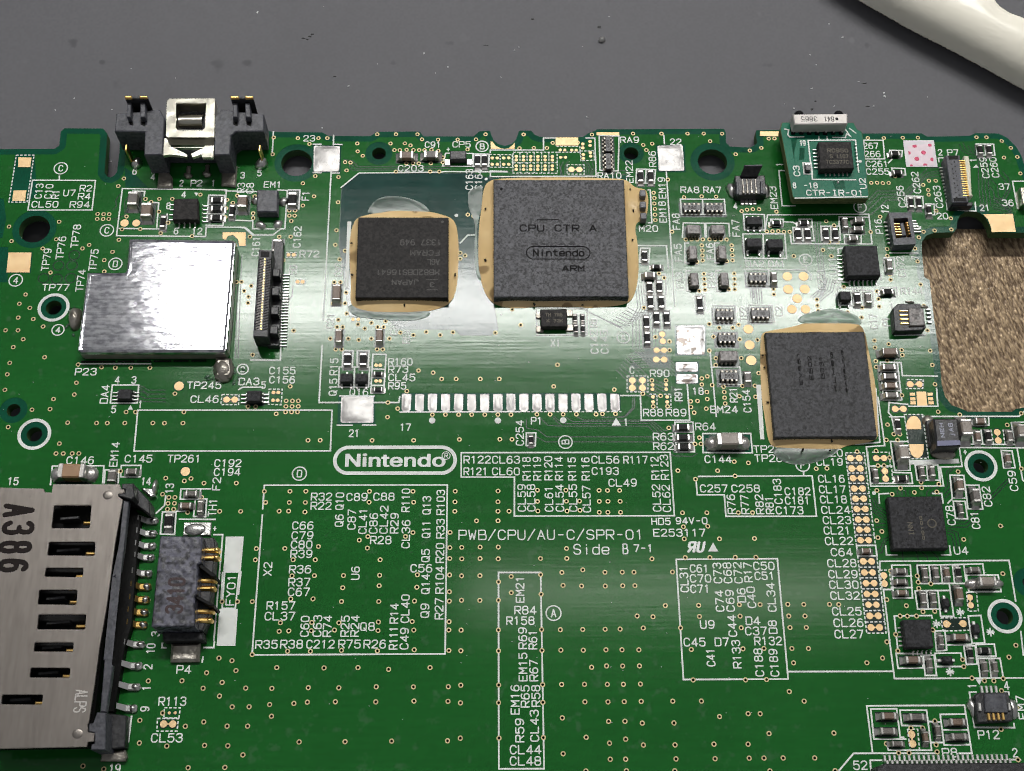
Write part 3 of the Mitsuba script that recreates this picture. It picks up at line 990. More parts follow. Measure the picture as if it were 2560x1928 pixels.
COMPS="""cap V -3068 1624 126 82 75
cap V -2948 1518 128 86 75
res V -2813 1429 106 47 35
res H -2395 1635 98 53 35
res H -2389 1555 97 52 35
res H -2386 1469 97 52 35
res V -2266 1534 107 43 35
cap V -2180 1600 113 77 75
capg V -1875 1200 110 73 55
res V -1782 1642 126 70 40
cap H -859 2059 117 72 60
cap H -657 2065 117 72 60
res V -270 2025 109 46 35
res V -214 2025 109 46 35
capb V -1382 779 132 68 60
arr V 820 2181 150 80 40
arr V 817 2013 161 79 40
res V 1080 1873 110 46 35
res V 1164 1874 110 46 35
bead H 1083 1680 62 65 85
bead H 1079 1570 62 65 85
bead H 1079 1465 62 64 85
arr H 1486 1569 151 96 40
arr H 1670 1569 151 96 40
fil H 1483 1352 108 85 65
fil H 1679 1352 108 85 65
fil V 1463 1138 122 61 65
fil V 1700 1142 122 61 65
fil V 1460 894 120 61 65
fil V 1701 897 120 61 65
res V 1077 1123 93 47 35
res H 1169 1025 71 41 35
cap H 1108 944 81 55 50
res V 1104 838 97 46 35
res V 1182 844 97 47 35
res V 1104 708 107 46 35
res V 1190 708 107 46 35
res V 1063 529 105 46 35
res V 1145 568 106 46 35
res V 1225 565 106 46 35
res V 1063 394 104 46 35
res V 1496 699 113 46 35
res V 500 562 61 34 40
res V 560 562 61 34 40
res V 505 468 61 34 40
res V 560 468 61 34 40
arr H 1685 594 145 106 40
arr H 1968 602 151 106 40
arr H 1687 388 144 99 40
fil H 1683 224 138 87 65
arr H 1682 64 142 107 40
cap V 1822 52 86 53 50
bigcap H 1630 -486 195 100 125
res V 140 -462 67 38 40
res H 1297 -358 100 52 40
res H 1294 -441 100 51 40
res H 1296 -517 100 51 40
res V -1272 206 102 57 40
res V -1151 206 102 57 40
sot U -1272 38 92 70 70
sot U -1156 38 92 70 70
res H -1030 87 68 38 35
res H -1028 -44 68 38 35
capb V -1347 397 105 54 60
capb V -1031 402 105 54 60
sot6 V -1966 -114 84 105 70
sot6 V -2949 -94 79 100 60
res H 3227 2101 77 48 40
res H 3225 1918 76 47 40
res V 3955 2144 89 45 40
res V 4030 2144 89 45 40
res V 3301 1628 97 42 40
res V 3367 1628 98 42 40
res V 3441 1556 91 42 40
sot6 H 1983 1431 124 71 70
res H 2170 1431 78 43 40
res H 2395 1432 78 43 40
res V 2340 1330 101 52 35
res V 2417 1330 101 52 35
res V 2567 1331 101 48 35
res V 2645 1331 101 48 35
capg V 2732 1425 96 46 50
capg H 2847 1453 73 48 50
capg H 2832 1374 78 50 50
capg H 2781 1284 74 50 50
sot5 U 1960 1216 123 79 90
sot5 U 2131 1208 123 79 90
cap V 3047 1040 98 51 50
arr H 1974 920 147 101 40
cap V 2103 921 89 47 55
sot U 2650 743 86 75 80
res V 2757 738 97 51 40
cap V 2841 738 91 51 50
res H 3004 798 91 51 45
capb H 2948 262 117 61 70
cap H 2931 140 104 52 50
cap H 2929 60 104 52 50
cap H 2926 -17 103 51 50
cap H 2924 -97 103 51 50
bigcap V 3438 -389 130 89 120
cap H 3580 -312 82 51 50
res V 2944 -339 94 43 40
bigcap V 2940 -586 117 82 110
cap V 3542 -439 89 45 50
res V 3627 -433 89 45 40
cap V 3788 -437 89 45 50
bigcap V 3865 -410 104 68 100
cap V 3078 -723 81 42 50
cap V 3155 -720 81 42 50
cap V 3746 -618 78 44 50
cap V 2724 -742 81 42 50
res H 2921 -771 80 48 40
cap V 3338 -836 95 55 80
cap V 3447 -920 105 57 80
cap V 3328 -1016 77 38 50
cap H 2582 -1334 71 42 50
cap H 2818 -1486 76 44 50
cap H 2810 -1565 76 43 50
cap H 2805 -1647 75 43 50
cap V 2994 -1504 82 44 50
cap V 3075 -1502 82 44 50
cap V 3155 -1501 82 44 50
res V 3242 -1497 82 45 40
cap H 3360 -1478 71 42 50
bigcap H 3424 -1578 129 74 100
cap V 2958 -1689 81 44 50
cap V 3031 -1689 81 44 50
dio V 3115 -1726 75 46 60
capb V 3218 -1661 89 55 70
cap V 3042 -1995 79 42 50
cap H 3180 -1973 107 48 60
dio V 3304 -1916 78 49 60
res V 3243 -2088 82 40 40
res H 3348 -2066 73 42 40
cap V 3329 -2184 77 41 50
cap V 3401 -2185 77 41 50
cap H 2819 -2133 106 52 60
cap V 2940 -2159 77 41 50
dio H 3066 -2132 77 45 60
cap H 2600 -2522 104 49 60
cap H 2580 -2625 104 48 60
cap H 2794 -2530 104 49 60
cap H 3074 -2566 104 49 60
cap H 3070 -2665 104 48 60
cap V 2934 -2625 78 41 50
cap V 2842 -2666 77 40 50
cap H 2639 -2709 77 39 50
bigcap2 H -3258 -726 199 114 110
capg V -2975 -747 90 62 50
cap H -2832 -711 80 50 50
cap H -2375 -884 87 49 50
cap H -2408 -977 83 49 50
cap V -2301 -987 92 46 50
res V -2524 -1095 111 61 40"""
def nums(s): return [float(a) / 1000 for a in s.split()]
def pairs(s): return np.array(nums(s)).reshape(-1, 2)

# ------------------------------------------------------------------ materials
def rgb(*c): return {'type': 'rgb', 'value': list(c)}
def srgb(r, g, b, k=1.): return tuple(k * (c / 255 / 12.92 if c < 11 else ((c / 255 + .055) / 1.055) ** 2.4) for c in (r, g, b))
def mat(name, color, rough=.5, spec=.5, metal=0., bump=None, bscale=1., eps=.002, **more):
    b = {'type': 'principled', 'base_color': color if isinstance(color, dict) else rgb(*color), 'roughness': rough if isinstance(rough, dict) else float(rough),
         'specular': float(spec), 'metallic': float(metal), **more}
    if bump is not None:
        b = {'type': 'bumpmap', 'arbitrary': proc(bump, eps), 'scale': float(bscale), 'bsdf': b}
    scene[name] = {'type': 'twosided', 'bsdf': b}
GREEN, TEAL = (.0105, .104, .0172), (.003, .066, .034)
def ripple(p, n, uv):
    # print ripples of the solder mask: long in x, fine in y
    return (.00016 * fbm(p.x * .9, p.y * 34., 1.5, 3) + .00004 * noise(p.x * 9., p.y * 70., 4.) + .00012 * fbm(p.x * 7., p.y * 9., 8., 2))
def green_c(p, n, uv):
    a = fbm(p.x * .8, p.y * 1.1, 3., 3); d = fbm(p.x * 6., p.y * 40., 2., 3); s = fbm(p.x * 16., p.y * 16., 5., 3)
    c = mix(tuple(g * .86 for g in GREEN), tuple(g * 1.1 for g in GREEN), a)
    c = c * (.92 + .16 * d)
    return mix(c, mi.Color3f(.10, .16, .11), .22 * smoothstep(.66, .9, s))
def teal_c(p, n, uv):
    return mi.Color3f(*TEAL) * (.75 + .5 * fbm(p.x * 5., p.y * 5., 1., 3))
MASK_SPEC = .235
def mask_rough(p, n, uv): return .095 + .05 * fbm(p.x * 1.2, p.y * 20., 6., 3)
mat('copper_mask', proc(green_c), proc(mask_rough), MASK_SPEC, bump=ripple)
mat('bare_mask', proc(teal_c), proc(mask_rough), MASK_SPEC, bump=ripple)
mat('dark_mask', proc(lambda p, n, uv: mi.Color3f(.006, .022, .014) * (.7 + .6 * fbm(p.x * 8., p.y * 8., 2., 3))), .22, .3)
mat('slate_mask', proc(lambda p, n, uv: mi.Color3f(.005, .040, .032) * (.75 + .5 * fbm(p.x * 5., p.y * 5., 1., 3))), proc(mask_rough), MASK_SPEC, bump=ripple)
mat('trace_mask', tuple(g * .55 for g in GREEN), .3, MASK_SPEC)
mat('laminate', proc(lambda p, n, uv: mix((.018, .075, .028), (.060, .100, .032), fbm(p.x * 14., p.y * 14., p.z * 40., 3))), .6, .3)
mat('module_green', proc(lambda p, n, uv: mix((.001, .105, .055), (.002, .145, .080), fbm(p.x * 3., p.y * 3., 1., 3))), .35, .15)
mat('module_edge', proc(lambda p, n, uv: mix((.02, .05, .02), (.14, .15, .06), fbm(p.x * 30., p.y * 30., p.z * 60., 3))), .8, .2)
mat('silk', proc(lambda p, n, uv: mix((.60, .62, .58), (.78, .80, .77), fbm(p.x * 12., p.y * 12., 2., 2))), .55, .3)
mat('gold', proc(lambda p, n, uv: mix((.70, .47, .235), (.84, .61, .34), fbm(p.x * 9., p.y * 14., 3., 3))), .55, .5, .55)
mat('gold_bright', (1., .66, .22), .28, .5, 1.)
def tin_bump(p, n, uv): return .0035 * fbm(p.x * 16., p.y * 16., 2., 3) + .0010 * fbm(p.x * 60., p.y * 45., 9., 2)
mat('tin', proc(lambda p, n, uv: mix((.28, .27, .262), (.48, .47, .455), fbm(p.x * 22., p.y * 22., 2., 2))), .46, .5, .7, bump=tin_bump)
mat('tin_bright', proc(lambda p, n, uv: mix(mix((.42, .41, .40), (.66, .65, .64), fbm(p.x * 22., p.y * 22., 2., 2)), (.10, .07, .05), .8 * smoothstep(.62, .70, fbm(p.x * 26., p.y * 26., 7., 3)))), .40, .5, .75, bump=tin_bump)
mat('via_gold', proc(lambda p, n, uv: mix((.42, .34, .18), (.62, .50, .28), fbm(p.x * 9., p.y * 14., 3., 3))), .5, .5, .5)
mat('solder', (.62, .61, .58), .30, .5, 1., bump=lambda p, n, uv: .004 * fbm(p.x * 30., p.y * 30., p.z * 30., 3))
mat('dull_solder', proc(lambda p, n, uv: mix((.10, .085, .065), (.48, .45, .40), fbm(p.x * 26., p.y * 26., p.z * 26., 3))), .38, .5, .8, bump=lambda p, n, uv: .006 * fbm(p.x * 28., p.y * 28., p.z * 28., 3))
mat('terminal', proc(lambda p, n, uv: mix((.30, .285, .27), (.66, .64, .61), fbm(p.x * 40., p.y * 40., p.z * 40., 2))), .34, .5, .85)
mat('lead', (.66, .65, .63), .33, .5, .9)
def speck(lo, hi, amt, f):
    def g(p, n, uv):
        s = noise(p.x * f, p.y * f, p.z * f) * .55 + noise(p.x * f * 2.1, p.y * f * 2.1, p.z * f + 7) * .45
        return mix(lo, hi, smoothstep(.5 - amt, .5 + amt, s))
    return proc(g)
def grain(k, f): return lambda p, n, uv: k * noise(p.x * f, p.y * f, p.z * f)
mat('mould_grey', speck((.014, .014, .016), (.105, .105, .117), .30, 62.), .55, .35, bump=grain(.0045, 60.))
mat('mould_dark', speck((.010, .009, .009), (.030, .027, .026), .3, 58.), .60, .2, bump=grain(.0022, 60.))
mat('mould_black', speck((.009, .009, .010), (.032, .032, .036), .3, 60.), .60, .25, bump=grain(.003, 60.))
mat('mould_charcoal', speck((.012, .012, .013), (.060, .060, .067), .3, 64.), .58, .35, bump=grain(.003, 62.))
mat('black_plastic', speck((.010, .010, .011), (.026, .026, .029), .35, 40.), .42, .5, bump=grain(.0012, 45.))
mat('slate_plastic', speck((.032, .033, .041), (.070, .072, .086), .35, 40.), .46, .5, bump=grain(.0016, 45.))
mat('mottled_plastic', speck((.012, .012, .017), (.095, .095, .125), .22, 30.), .42, .5, bump=grain(.004, 34.))
mat('black', (.005, .005, .005), .5, .15)
mat('ink', (.012, .010, .010), .55, .4)
mat('maroon_ink', (.030, .012, .014), .5, .4)
mat('chip_ink', (.075, .072, .069), .6, .3)
mat('chip_engrave', (.006, .006, .006), .7, .08)
mat('brown_ink', (.085, .075, .055), .6, .4)
mat('light_ink', (.34, .35, .42), .6, .4)
mat('violet_stripe', (.16, .165, .26), .5, .4)
mat('ceramic_brown', proc(lambda p, n, uv: mix((.115, .075, .052), (.175, .118, .085), fbm(p.x * 20., p.y * 20., p.z * 20., 2))), .45, .45)
mat('ceramic_tan', proc(lambda p, n, uv: mix((.28, .16, .085), (.33, .20, .11), fbm(p.x * 20., p.y * 20., p.z * 20., 2))), .45, .45)
mat('ceramic_grey', proc(lambda p, n, uv: mix((.085, .076, .068), (.145, .128, .115), fbm(p.x * 20., p.y * 20., p.z * 20., 2))), .45, .45)
mat('ceramic_beige', proc(lambda p, n, uv: mix((.20, .17, .145), (.29, .25, .215), fbm(p.x * 20., p.y * 20., p.z * 20., 2))), .42, .45)
mat('resistor_black', (.014, .014, .015), .35, .5)
mat('bead_grey', (.10, .10, .11), .45, .45)
mat('filter_body', speck((.05, .045, .042), (.24, .215, .205), .35, 50.), .4, .5, bump=grain(.003, 50.))
def glue_c(p, n, uv):
    c = mix((.60, .415, .185), (.72, .53, .275), fbm(p.x * 3., p.y * 3., 2., 3))
    return mix(c, mi.Color3f(.20, .12, .05), .75 * smoothstep(.74, .82, noise(p.x * 9., p.y * 9., 3.)))
mat('glue', proc(glue_c), .30, .45, bump=lambda p, n, uv: .010 * fbm(p.x * 6., p.y * 6., p.z * 6., 2))
scene['glue_film'] = {'type': 'bumpmap', 'arbitrary': proc(lambda p, n, uv: .004 * fbm(p.x * 9., p.y * 9., 4., 2), .002), 'scale': 1., 'bsdf': {'type': 'principledthin', 'base_color': proc(lambda p, n, uv: mix((.30, .42, .36), (.55, .66, .58), fbm(p.x * 5., p.y * 5., 3., 3))), 'roughness': .25, 'spec_trans': .90, 'diff_trans': .5, 'eta': 1.4}}
def brushed(p, n, uv): return .00022 * fbm(p.x * 5., p.y * 60., p.z * 60., 3) + .0007 * fbm(p.x * 11., p.y * 22., 3., 3)
def shield_c(p, n, uv):
    m = fbm(p.x * 26., p.y * 48., 2., 3); st = fbm(p.x * 6., p.y * 70., 5., 3)
    return mix((.30, .30, .33), (.72, .72, .74), smoothstep(.28, .74, .6 * m + .4 * st))
mat('shield_metal', proc(shield_c), .10, .5, 1., bump=brushed)
mat('shield_wall', proc(lambda p, n, uv: mix((.24, .22, .19), (.42, .39, .35), fbm(p.x * 16., p.y * 16., p.z * 30., 3))), .38, .5, .6)
mat('nickel', proc(lambda p, n, uv: mix((.40, .38, .31), (.66, .64, .55), fbm(p.x * 11., p.y * 11., p.z * 11., 3))), .22, .5, 1., bump=lambda p, n, uv: .003 * fbm(p.x * 10., p.y * 10., p.z * 10., 2))
mat('slot_metal', proc(lambda p, n, uv: mix((.20, .178, .160), (.26, .235, .213), fbm(p.x * 40., p.y * 6., 2., 3))), .40, .5, .92, bump=lambda p, n, uv: .0006 * fbm(p.x * 50., p.y * 8., 1., 2))
mat('stamped_dark', (.014, .010, .009), .6, .12)
mat('emboss', (.62, .59, .56), .35, .5, 1.)
mat('header_metal', proc(lambda p, n, uv: mix((.42, .39, .36), (.58, .55, .52), fbm(p.x * 12., p.y * 12., p.z * 12., 3))), .5, .5, .35)
mat('cream', (.62, .60, .47), .45, .4)
mat('white_dot', (.75, .78, .78), .5, .3)
mat('sticker', (.66, .62, .64), .5, .3)
mat('sticker_inner', (.72, .60, .64), .5, .3)
mat('pink_ink', (.58, .075, .15), .5, .3)
mat('flux', proc(lambda p, n, uv: mix((.010, .045, .02), (.06, .11, .07), fbm(p.x * 22., p.y * 22., p.z * 22., 3))), .12, .5, bump=lambda p, n, uv: .012 * fbm(p.x * 24., p.y * 24., p.z * 24., 2))
mat('white_plastic', proc(lambda p, n, uv: mix((.86, .815, .69), (.90, .865, .755), fbm(p.x * .8, p.y * .8, p.z, 2))), .24, .5)
def mat_c(p, n, uv):
    c = mix((.108, .107, .116), (.117, .116, .125), fbm(p.x * 1.2, p.y * 1.2, 2., 4))
    c = c * (.955 + .09 * noise(p.x * 55., p.y * 55., 3.))
    c = mix(c, mi.Color3f(.19, .19, .20), .35 * smoothstep(.80, .92, fbm(p.x * 5., p.y * 4., 8., 3)))
    return mix(c, mi.Color3f(.05, .05, .055), .5 * smoothstep(.80, .90, fbm(p.x * 4., p.y * 5., 13., 3)))
mat('mat_rubber', proc(mat_c), .62, .3, bump=lambda p, n, uv: .0016 * noise(p.x * 60., p.y * 60., 3.))
def fibre(p, n, uv):
    a = p.x * .94 + p.y * .34; b = p.y * .94 - p.x * .34
    return .55 * noise(a * 70., b * 18., 1.) + .45 * noise(a * 130., b * 40., 7.)
mat('fibre_brown', proc(lambda p, n, uv: mix((.125, .080, .045), (.42, .305, .185), smoothstep(.18, .82, fibre(p, n, uv))) * (.8 + .4 * fbm(p.x * 1.5, p.y * 1.5, 3., 2))), .42, .5, .35, bump=lambda p, n, uv: .010 * fibre(p, n, uv))
mat('dust_white', (.75, .76, .76), .5, .4)
mat('dust_dark', (.02, .02, .02), .5, .4)

# ------------------------------------------------------------------ mesh helpers
def ccw(P):
    P = np.asarray(P, float)
    return P if np.cross(P, np.roll(P, -1, 0)).sum() > 0 else P[::-1]
def offset(P, d):
    # mitred inset of a counter-clockwise ring by d (same vertex count)
    a = P - np.roll(P, 1, 0); b = np.roll(P, -1, 0) - P
    a /= np.linalg.norm(a, axis=1, keepdims=True) + 1e-12; b /= np.linalg.norm(b, axis=1, keepdims=True) + 1e-12
    na, nb = np.stack([-a[:, 1], a[:, 0]], 1), np.stack([-b[:, 1], b[:, 0]], 1)
    m = (na + nb); m /= np.maximum((1 + (na * nb).sum(1))[:, None], .35)
    return P + m * d
def loft(rings, cap_bottom=True):
    n = len(rings[0]); v = np.vstack(rings); f = []
    for k in range(len(rings) - 1):
        for i in range(n):
            j = (i + 1) % n; a, b, c, d = k * n + i, k * n + j, (k + 1) * n + j, (k + 1) * n + i
            f += [[a, b, c], [a, c, d]]
    def cap(o, flip):
        P = Polygon(rings[o // n][:, :2]); tri = None
        if n <= 12 and P.convex_hull.area - P.area < 1e-9:
            tri = np.array([[0, i, i + 1] for i in range(1, n - 1)])
        else:
            import mapbox_earcut
            tri = mapbox_earcut.triangulate_float64(np.ascontiguousarray(rings[o // n][:, :2]), np.array([n], np.uint32)).reshape(-1, 3).astype(int)
            t = rings[o // n][tri][:, :, :2]
            s = np.cross(t[:, 1] - t[:, 0], t[:, 2] - t[:, 0]) < 0
            tri[s] = tri[s][:, ::-1]
        return (tri[:, ::-1] if flip else tri) + o
    f = np.array(f)
    fs = [f, cap((len(rings) - 1) * n, False)] + ([cap(0, True)] if cap_bottom else [])
    return v, np.vstack(fs)
def ring3(P, z): return np.c_[P, np.full(len(P), z)]
def bev(P, z0, z1, c=.006):
    P = ccw(P)
    return loft([ring3(P, z0), ring3(P, z1 - c), ring3(offset(P, c), z1)])
def rect(cx, cy, L, W, rot=0.):
    p = np.array([[-L, -W], [L, -W], [L, W], [-L, W]]) / 2; c, s = math.cos(rot), math.sin(rot)
    return p @ np.array([[c, s], [-s, c]]) + [cx, cy]
def octa(cx, cy, L, W, c, rot=0.):
    l, w = L / 2, W / 2
    p = np.array([[-l + c, -w], [l - c, -w], [l, -w + c], [l, w - c], [l - c, w], [-l + c, w], [-l, w - c], [-l, -w + c]]); k, s = math.cos(rot), math.sin(rot)
    return p @ np.array([[k, s], [-s, k]]) + [cx, cy]
def cbox(cx, cy, L, W, z0, z1, c=.004, rot=0.):
    return loft([ring3(octa(cx, cy, L, W, c, rot), z0), ring3(octa(cx, cy, L, W, c, rot), z1 - c), ring3(octa(cx, cy, L - 2 * c, W - 2 * c, c, rot), z1)])
def cat(ms):
    vs, fs, o = [], [], 0
    for v, f in ms:
        vs.append(np.asarray(v)); fs.append(np.asarray(f) + o); o += len(v)
    return np.vstack(vs), np.vstack(fs)
def slab(shape, z0, z1):
    ms = []
    for g in getattr(shape, 'geoms', [shape]):
        if g.geom_type == 'Polygon' and g.area > 1e-7:
            m = trimesh.creation.extrude_polygon(g, z1 - z0, engine='earcut')
            ms.append((np.array(m.vertices) + [0, 0, z0], np.array(m.faces)))
    return cat(ms)
def sheet(shape, z):
    # the upper face of a thin printed or plated layer together with its rim
    return slab(shape, z - .0012, z)
def disc(x, y, r, n=16): return Point(x, y).buffer(r, quad_segs=max(2, n // 4))
def blob(x, y, z0, rx, ry, h, seed=0, rough=.12, n=10):
    r = np.random.default_rng(abs(int(seed)) + 11); rings = []
    ph = r.uniform(0, 6.28, 4)
    for k in range(6):
        t = k / 5 * math.pi / 2; s = max(math.cos(t), .04); a = np.arange(n) / n * 2 * math.pi
        w = 1 + rough * (np.sin(2 * a + ph[0]) + .6 * np.sin(3 * a + ph[1] + k))
        rings.append(np.c_[x + rx * s * w * np.cos(a), y + ry * s * w * np.sin(a), np.full(n, z0 + h * math.sin(t))])
    return loft(rings)
def mound(shape, fz, step=.02, z0=0.):
    # a soft body over a polygon: fz(distance to the rim) gives the height
    x0, y0, x1, y1 = shape.bounds
    gx, gy = np.meshgrid(np.arange(x0, x1, step), np.arange(y0, y1, step)); g = np.c_[gx.ravel(), gy.ravel()] + rng.uniform(-.2, .2, (gx.size, 2)) * step
    g = g[shp_contains(shape.buffer(-step * .45), shp_points(g))]
    rim = []
    for r in [shape.exterior, *shape.interiors]:
        n = max(8, int(r.length / step)); rim += [r.interpolate(i / n, normalized=True).coords[0] for i in range(n)]
    rim = np.array(rim); P = np.vstack([rim, g]); tri = Delaunay(P).simplices
    c = P[tri].mean(1); tri = tri[shp_contains(shape.buffer(1e-4), shp_points(c))]
    t = P[tri]; s = np.cross(t[:, 1] - t[:, 0], t[:, 2] - t[:, 0]); tri = tri[np.abs(s) > 1e-9]; s = s[np.abs(s) > 1e-9]; tri[s < 0] = tri[s < 0][:, ::-1]
    d = np.array([shape.boundary.distance(q) for q in shp_points(P)]); z = fz(d, P)
    n = len(P)
    v = np.vstack([np.c_[P, z0 + z], np.c_[P[:len(rim)], np.full(len(rim), z0 - .001)]])
    skirt, o = [], 0
    for r in [shape.exterior, *shape.interiors]:
        m = max(8, int(r.length / step))
        for i in range(m):
            a, b = o + i, o + (i + 1) % m; skirt += [[a, n + a, n + b], [a, n + b, b]]
        o += m
    return v, np.vstack([tri, skirt])
def smooth_ring(P, k=2):
    P = np.asarray(P, float)
    for _ in range(k):
        Q = np.roll(P, -1, 0); P = np.stack([.75 * P + .25 * Q, .25 * P + .75 * Q], 1).reshape(-1, 2)
    return P
count = {}
def key(base):
    n = count.get(base, 0); count[base] = n + 1
    return base if n == 0 else f'{base}_{n:03d}'
def add(base, mesh, m, smooth=False, label=None, kind=None, board=True):
    k = key(base)
    v, f = mesh
    scene[k] = mikit.ply((world(v) if board else v, f), m, smooth=smooth)
    if label or kind:
        labels[k] = {a: b for a, b in (('label', label), ('kind', kind)) if b}
    return k
BD = 'circuit_board'

# ------------------------------------------------------------------ stroke lettering as on the board's print
GL = {'A': '0,0;2,6;4,0|.7,2;3.3,2', 'B': '0,0;0,6;2.2,6|~2.2,6;3.9,6;3.9,3.2;2.2,3.2|2.2,3.2;0,3.2|~2.2,3.2;4.4,3.2;4.4,0;2.2,0|2.2,0;0,0', 'C': '~4,1.3;3.3,0;.9,-.1;0,1.4;0,4.6;.9,6.1;3.3,6;4,4.7',
 'D': '0,0;0,6;1.8,6|~1.8,6;4,6;4.1,4;4.1,2;4,0;1.8,0|1.8,0;0,0', 'E': '4,0;0,0;0,6;4,6|0,3.1;3.2,3.1', 'F': '0,0;0,6;4,6|0,3.1;3.2,3.1', 'G': '~4,4.7;3.3,6;.9,6.1;0,4.6;0,1.4;.9,-.1;3.4,0;4,1.4;4,2.8|4,2.8;2.3,2.8',
 'H': '0,0;0,6|4,0;4,6|0,3.1;4,3.1', 'I': '1,0;3,0|2,0;2,6|1,6;3,6', 'J': '4,6;4,1.6|~4,1.6;3.6,0;.6,-.2;0,1.5', 'K': '0,0;0,6|4,6;0,2.4|1.4,3.6;4,0', 'L': '0,6;0,0;4,0', 'M': '0,0;0,6;2,2.4;4,6;4,0',
 'N': '0,0;0,6;4,0;4,6', 'P': '0,0;0,6;2.3,6|~2.3,6;4.3,6;4.3,2.8;2.3,2.8|2.3,2.8;0,2.8', 'Q': '~2,0;.7,0;0,1.4;0,4.6;.7,6;3.3,6;4,4.6;4,1.4;3.3,0;2,0|2.4,1.7;4.2,-.5', 'R': '0,0;0,6;2.3,6|~2.3,6;4.3,6;4.3,2.8;2.3,2.8|2.3,2.8;0,2.8|2,2.8;4,0',
 'S': '~0,1.2;.8,0;3.3,-.1;4.2,1.5;3.6,2.9;.4,3.2;-.1,4.6;.9,6.1;3.3,6;4,4.9', 'T': '0,6;4,6|2,6;2,0', 'U': '0,6;0,1.6|~0,1.6;.5,-.1;3.5,-.1;4,1.6|4,1.6;4,6', 'V': '0,6;2,0;4,6', 'W': '0,6;.9,0;2,4;3.1,0;4,6', 'X': '0,0;4,6|0,6;4,0', 'Y': '0,6;2,3;4,6|2,3;2,0', 'Z': '0,6;4,6;0,0;4,0',
 '0': '~2,0;.7,0;0,1.4;0,4.6;.7,6;3.3,6;4,4.6;4,1.4;3.3,0;2,0', '1': '.8,4.9;2.1,6;2.1,0', '2': '~0,4.7;.7,6;3.4,6.1;4.1,4.4;3.2,3;.2,.6;0,0|0,0;4,0', '3': '~.1,5.2;1,6.1;3.5,6;4,4.6;3.3,3.3;1.8,3.2|~1.8,3.2;3.6,3.2;4.2,1.6;3.4,-.1;.9,-.1;0,1.1', '4': '3,0;3,6;0,1.6;4.2,1.6',
 '5': '3.8,6;.4,6;.2,3.3|~.2,3.3;1,3.8;3.3,3.9;4.2,2;3.4,-.1;.9,-.1;0,1', '6': '~3.6,5.5;2.6,6.2;.6,5.6;0,3;0,1;.8,-.1;3.3,-.1;4.1,1.8;3.3,3.7;.9,3.7;0,2.2', '7': '0,6;4,6;1.5,0', '8': '~2,3.3;.5,3.4;.1,4.7;.7,6.1;3.3,6.1;3.9,4.7;3.5,3.4;2,3.3;.3,3.1;-.1,1.5;.7,-.1;3.3,-.1;4.1,1.5;3.7,3.1;2,3.3',
 '9': '~.4,.5;1.4,-.2;3.4,.4;4,3;4,5;3.2,6.1;.7,6.1;-.1,4.2;.7,2.3;3.1,2.3;4,3.8', '/': '0,-.6;4,6.6', '-': '.7,3;3.3,3', '+': '.4,3;3.6,3|2,1.4;2,4.6', '.': '2,0;2,.2', '(': '3,7;2,5;2,1;3,-1', ')': '1,7;2,5;2,1;1,-1',
 'i': '2,0;2,4|2,5.7;2,5.9', 'd': '4,0;4,6|~4,3;3.3,4.2;.8,4.2;0,3;0,1;.8,-.1;3.3,-.1;4,1', 'e': '0,2.1;4,2.1;~4,3.6;3.2,4.3;.8,4.3;0,3.2;0,1;.8,-.1;3.3,-.1;3.9,.8', 'n': '0,0;0,4|~0,2.8;1,4.2;3.2,4.3;4,2.8|4,2.8;4,0', 't': '1.6,6;1.6,.8;3.4,0|.2,4.1;3.4,4.1', 'o': '~2,0;.6,0;0,1.2;0,3;.6,4.2;3.4,4.2;4,3;4,1.2;3.4,0;2,0', 'j': '2.6,4;2.6,0|~2.6,0;2.3,-1.4;.8,-1.3|2.6,5.7;2.6,5.9', ' ': ''}
_chk = {}
def strokes(ch):
    if ch in _chk: return _chk[ch]
    out = []
    for part in GL.get(ch, '').split('|'):
        if not part: continue
        pre, cur, sm = [], [], False
        for t in part.split(';'):
            if t[0] == '~':
                pre = cur + []; sm = True; cur = []; t = t[1:]
            cur.append(tuple(map(float, t.split(','))))
        if sm:
            tail = []
            P = np.array(cur)
            for _ in range(2):
                Q = np.empty((2 * len(P), 2)); Q[0] = P[0]; Q[-1] = P[-1]
                Q[1:-1:2] = .75 * P[:-1] + .25 * P[1:]; Q[2:-1:2] = .25 * P[:-1] + .75 * P[1:]
                P = Q
            cur = pre + [tuple(p) for p in P]
        out.append(np.array(cur))
    _chk[ch] = out
    return out
def lettering(s, cx, cy, length, h, rot=0., w=.0092, seed=None, wear=0.):
    n = len(s); adv = 5.7; nat = n * adv - 1.7
    sx, sy = (length - w) / nat, (h - w * .6) / 6
    if n == 1: sx = min(max(sx, .0045), .0075) if s not in '1' else .006
    ls = []
    for i, ch in enumerate(s):
        for P in strokes(ch):
            if wear and rng.random() < wear: continue
            ls.append(LineString(np.c_[(P[:, 0] + i * adv - nat / 2) * sx, (P[:, 1] - 3) * sy]))
    if not ls: return None
    g = unary_union([l.buffer(w / 2, quad_segs=2) for l in ls])
    return affinity.translate(affinity.rotate(g, rot, origin=(0, 0)), cx, cy)
def bbox_text(s, P, h_frac=1., rot=0., w=.007, wear=0.):
    # P: four corners; the text fills their bounding rectangle
    P = np.asarray(P); x0, y0 = P.min(0); x1, y1 = P.max(0)
    L, H = (x1 - x0, y1 - y0) if rot % 180 == 0 else (y1 - y0, x1 - x0)
    return lettering(s, (x0 + x1) / 2, (y0 + y1) / 2, L, H * h_frac, rot, w, wear=wear)

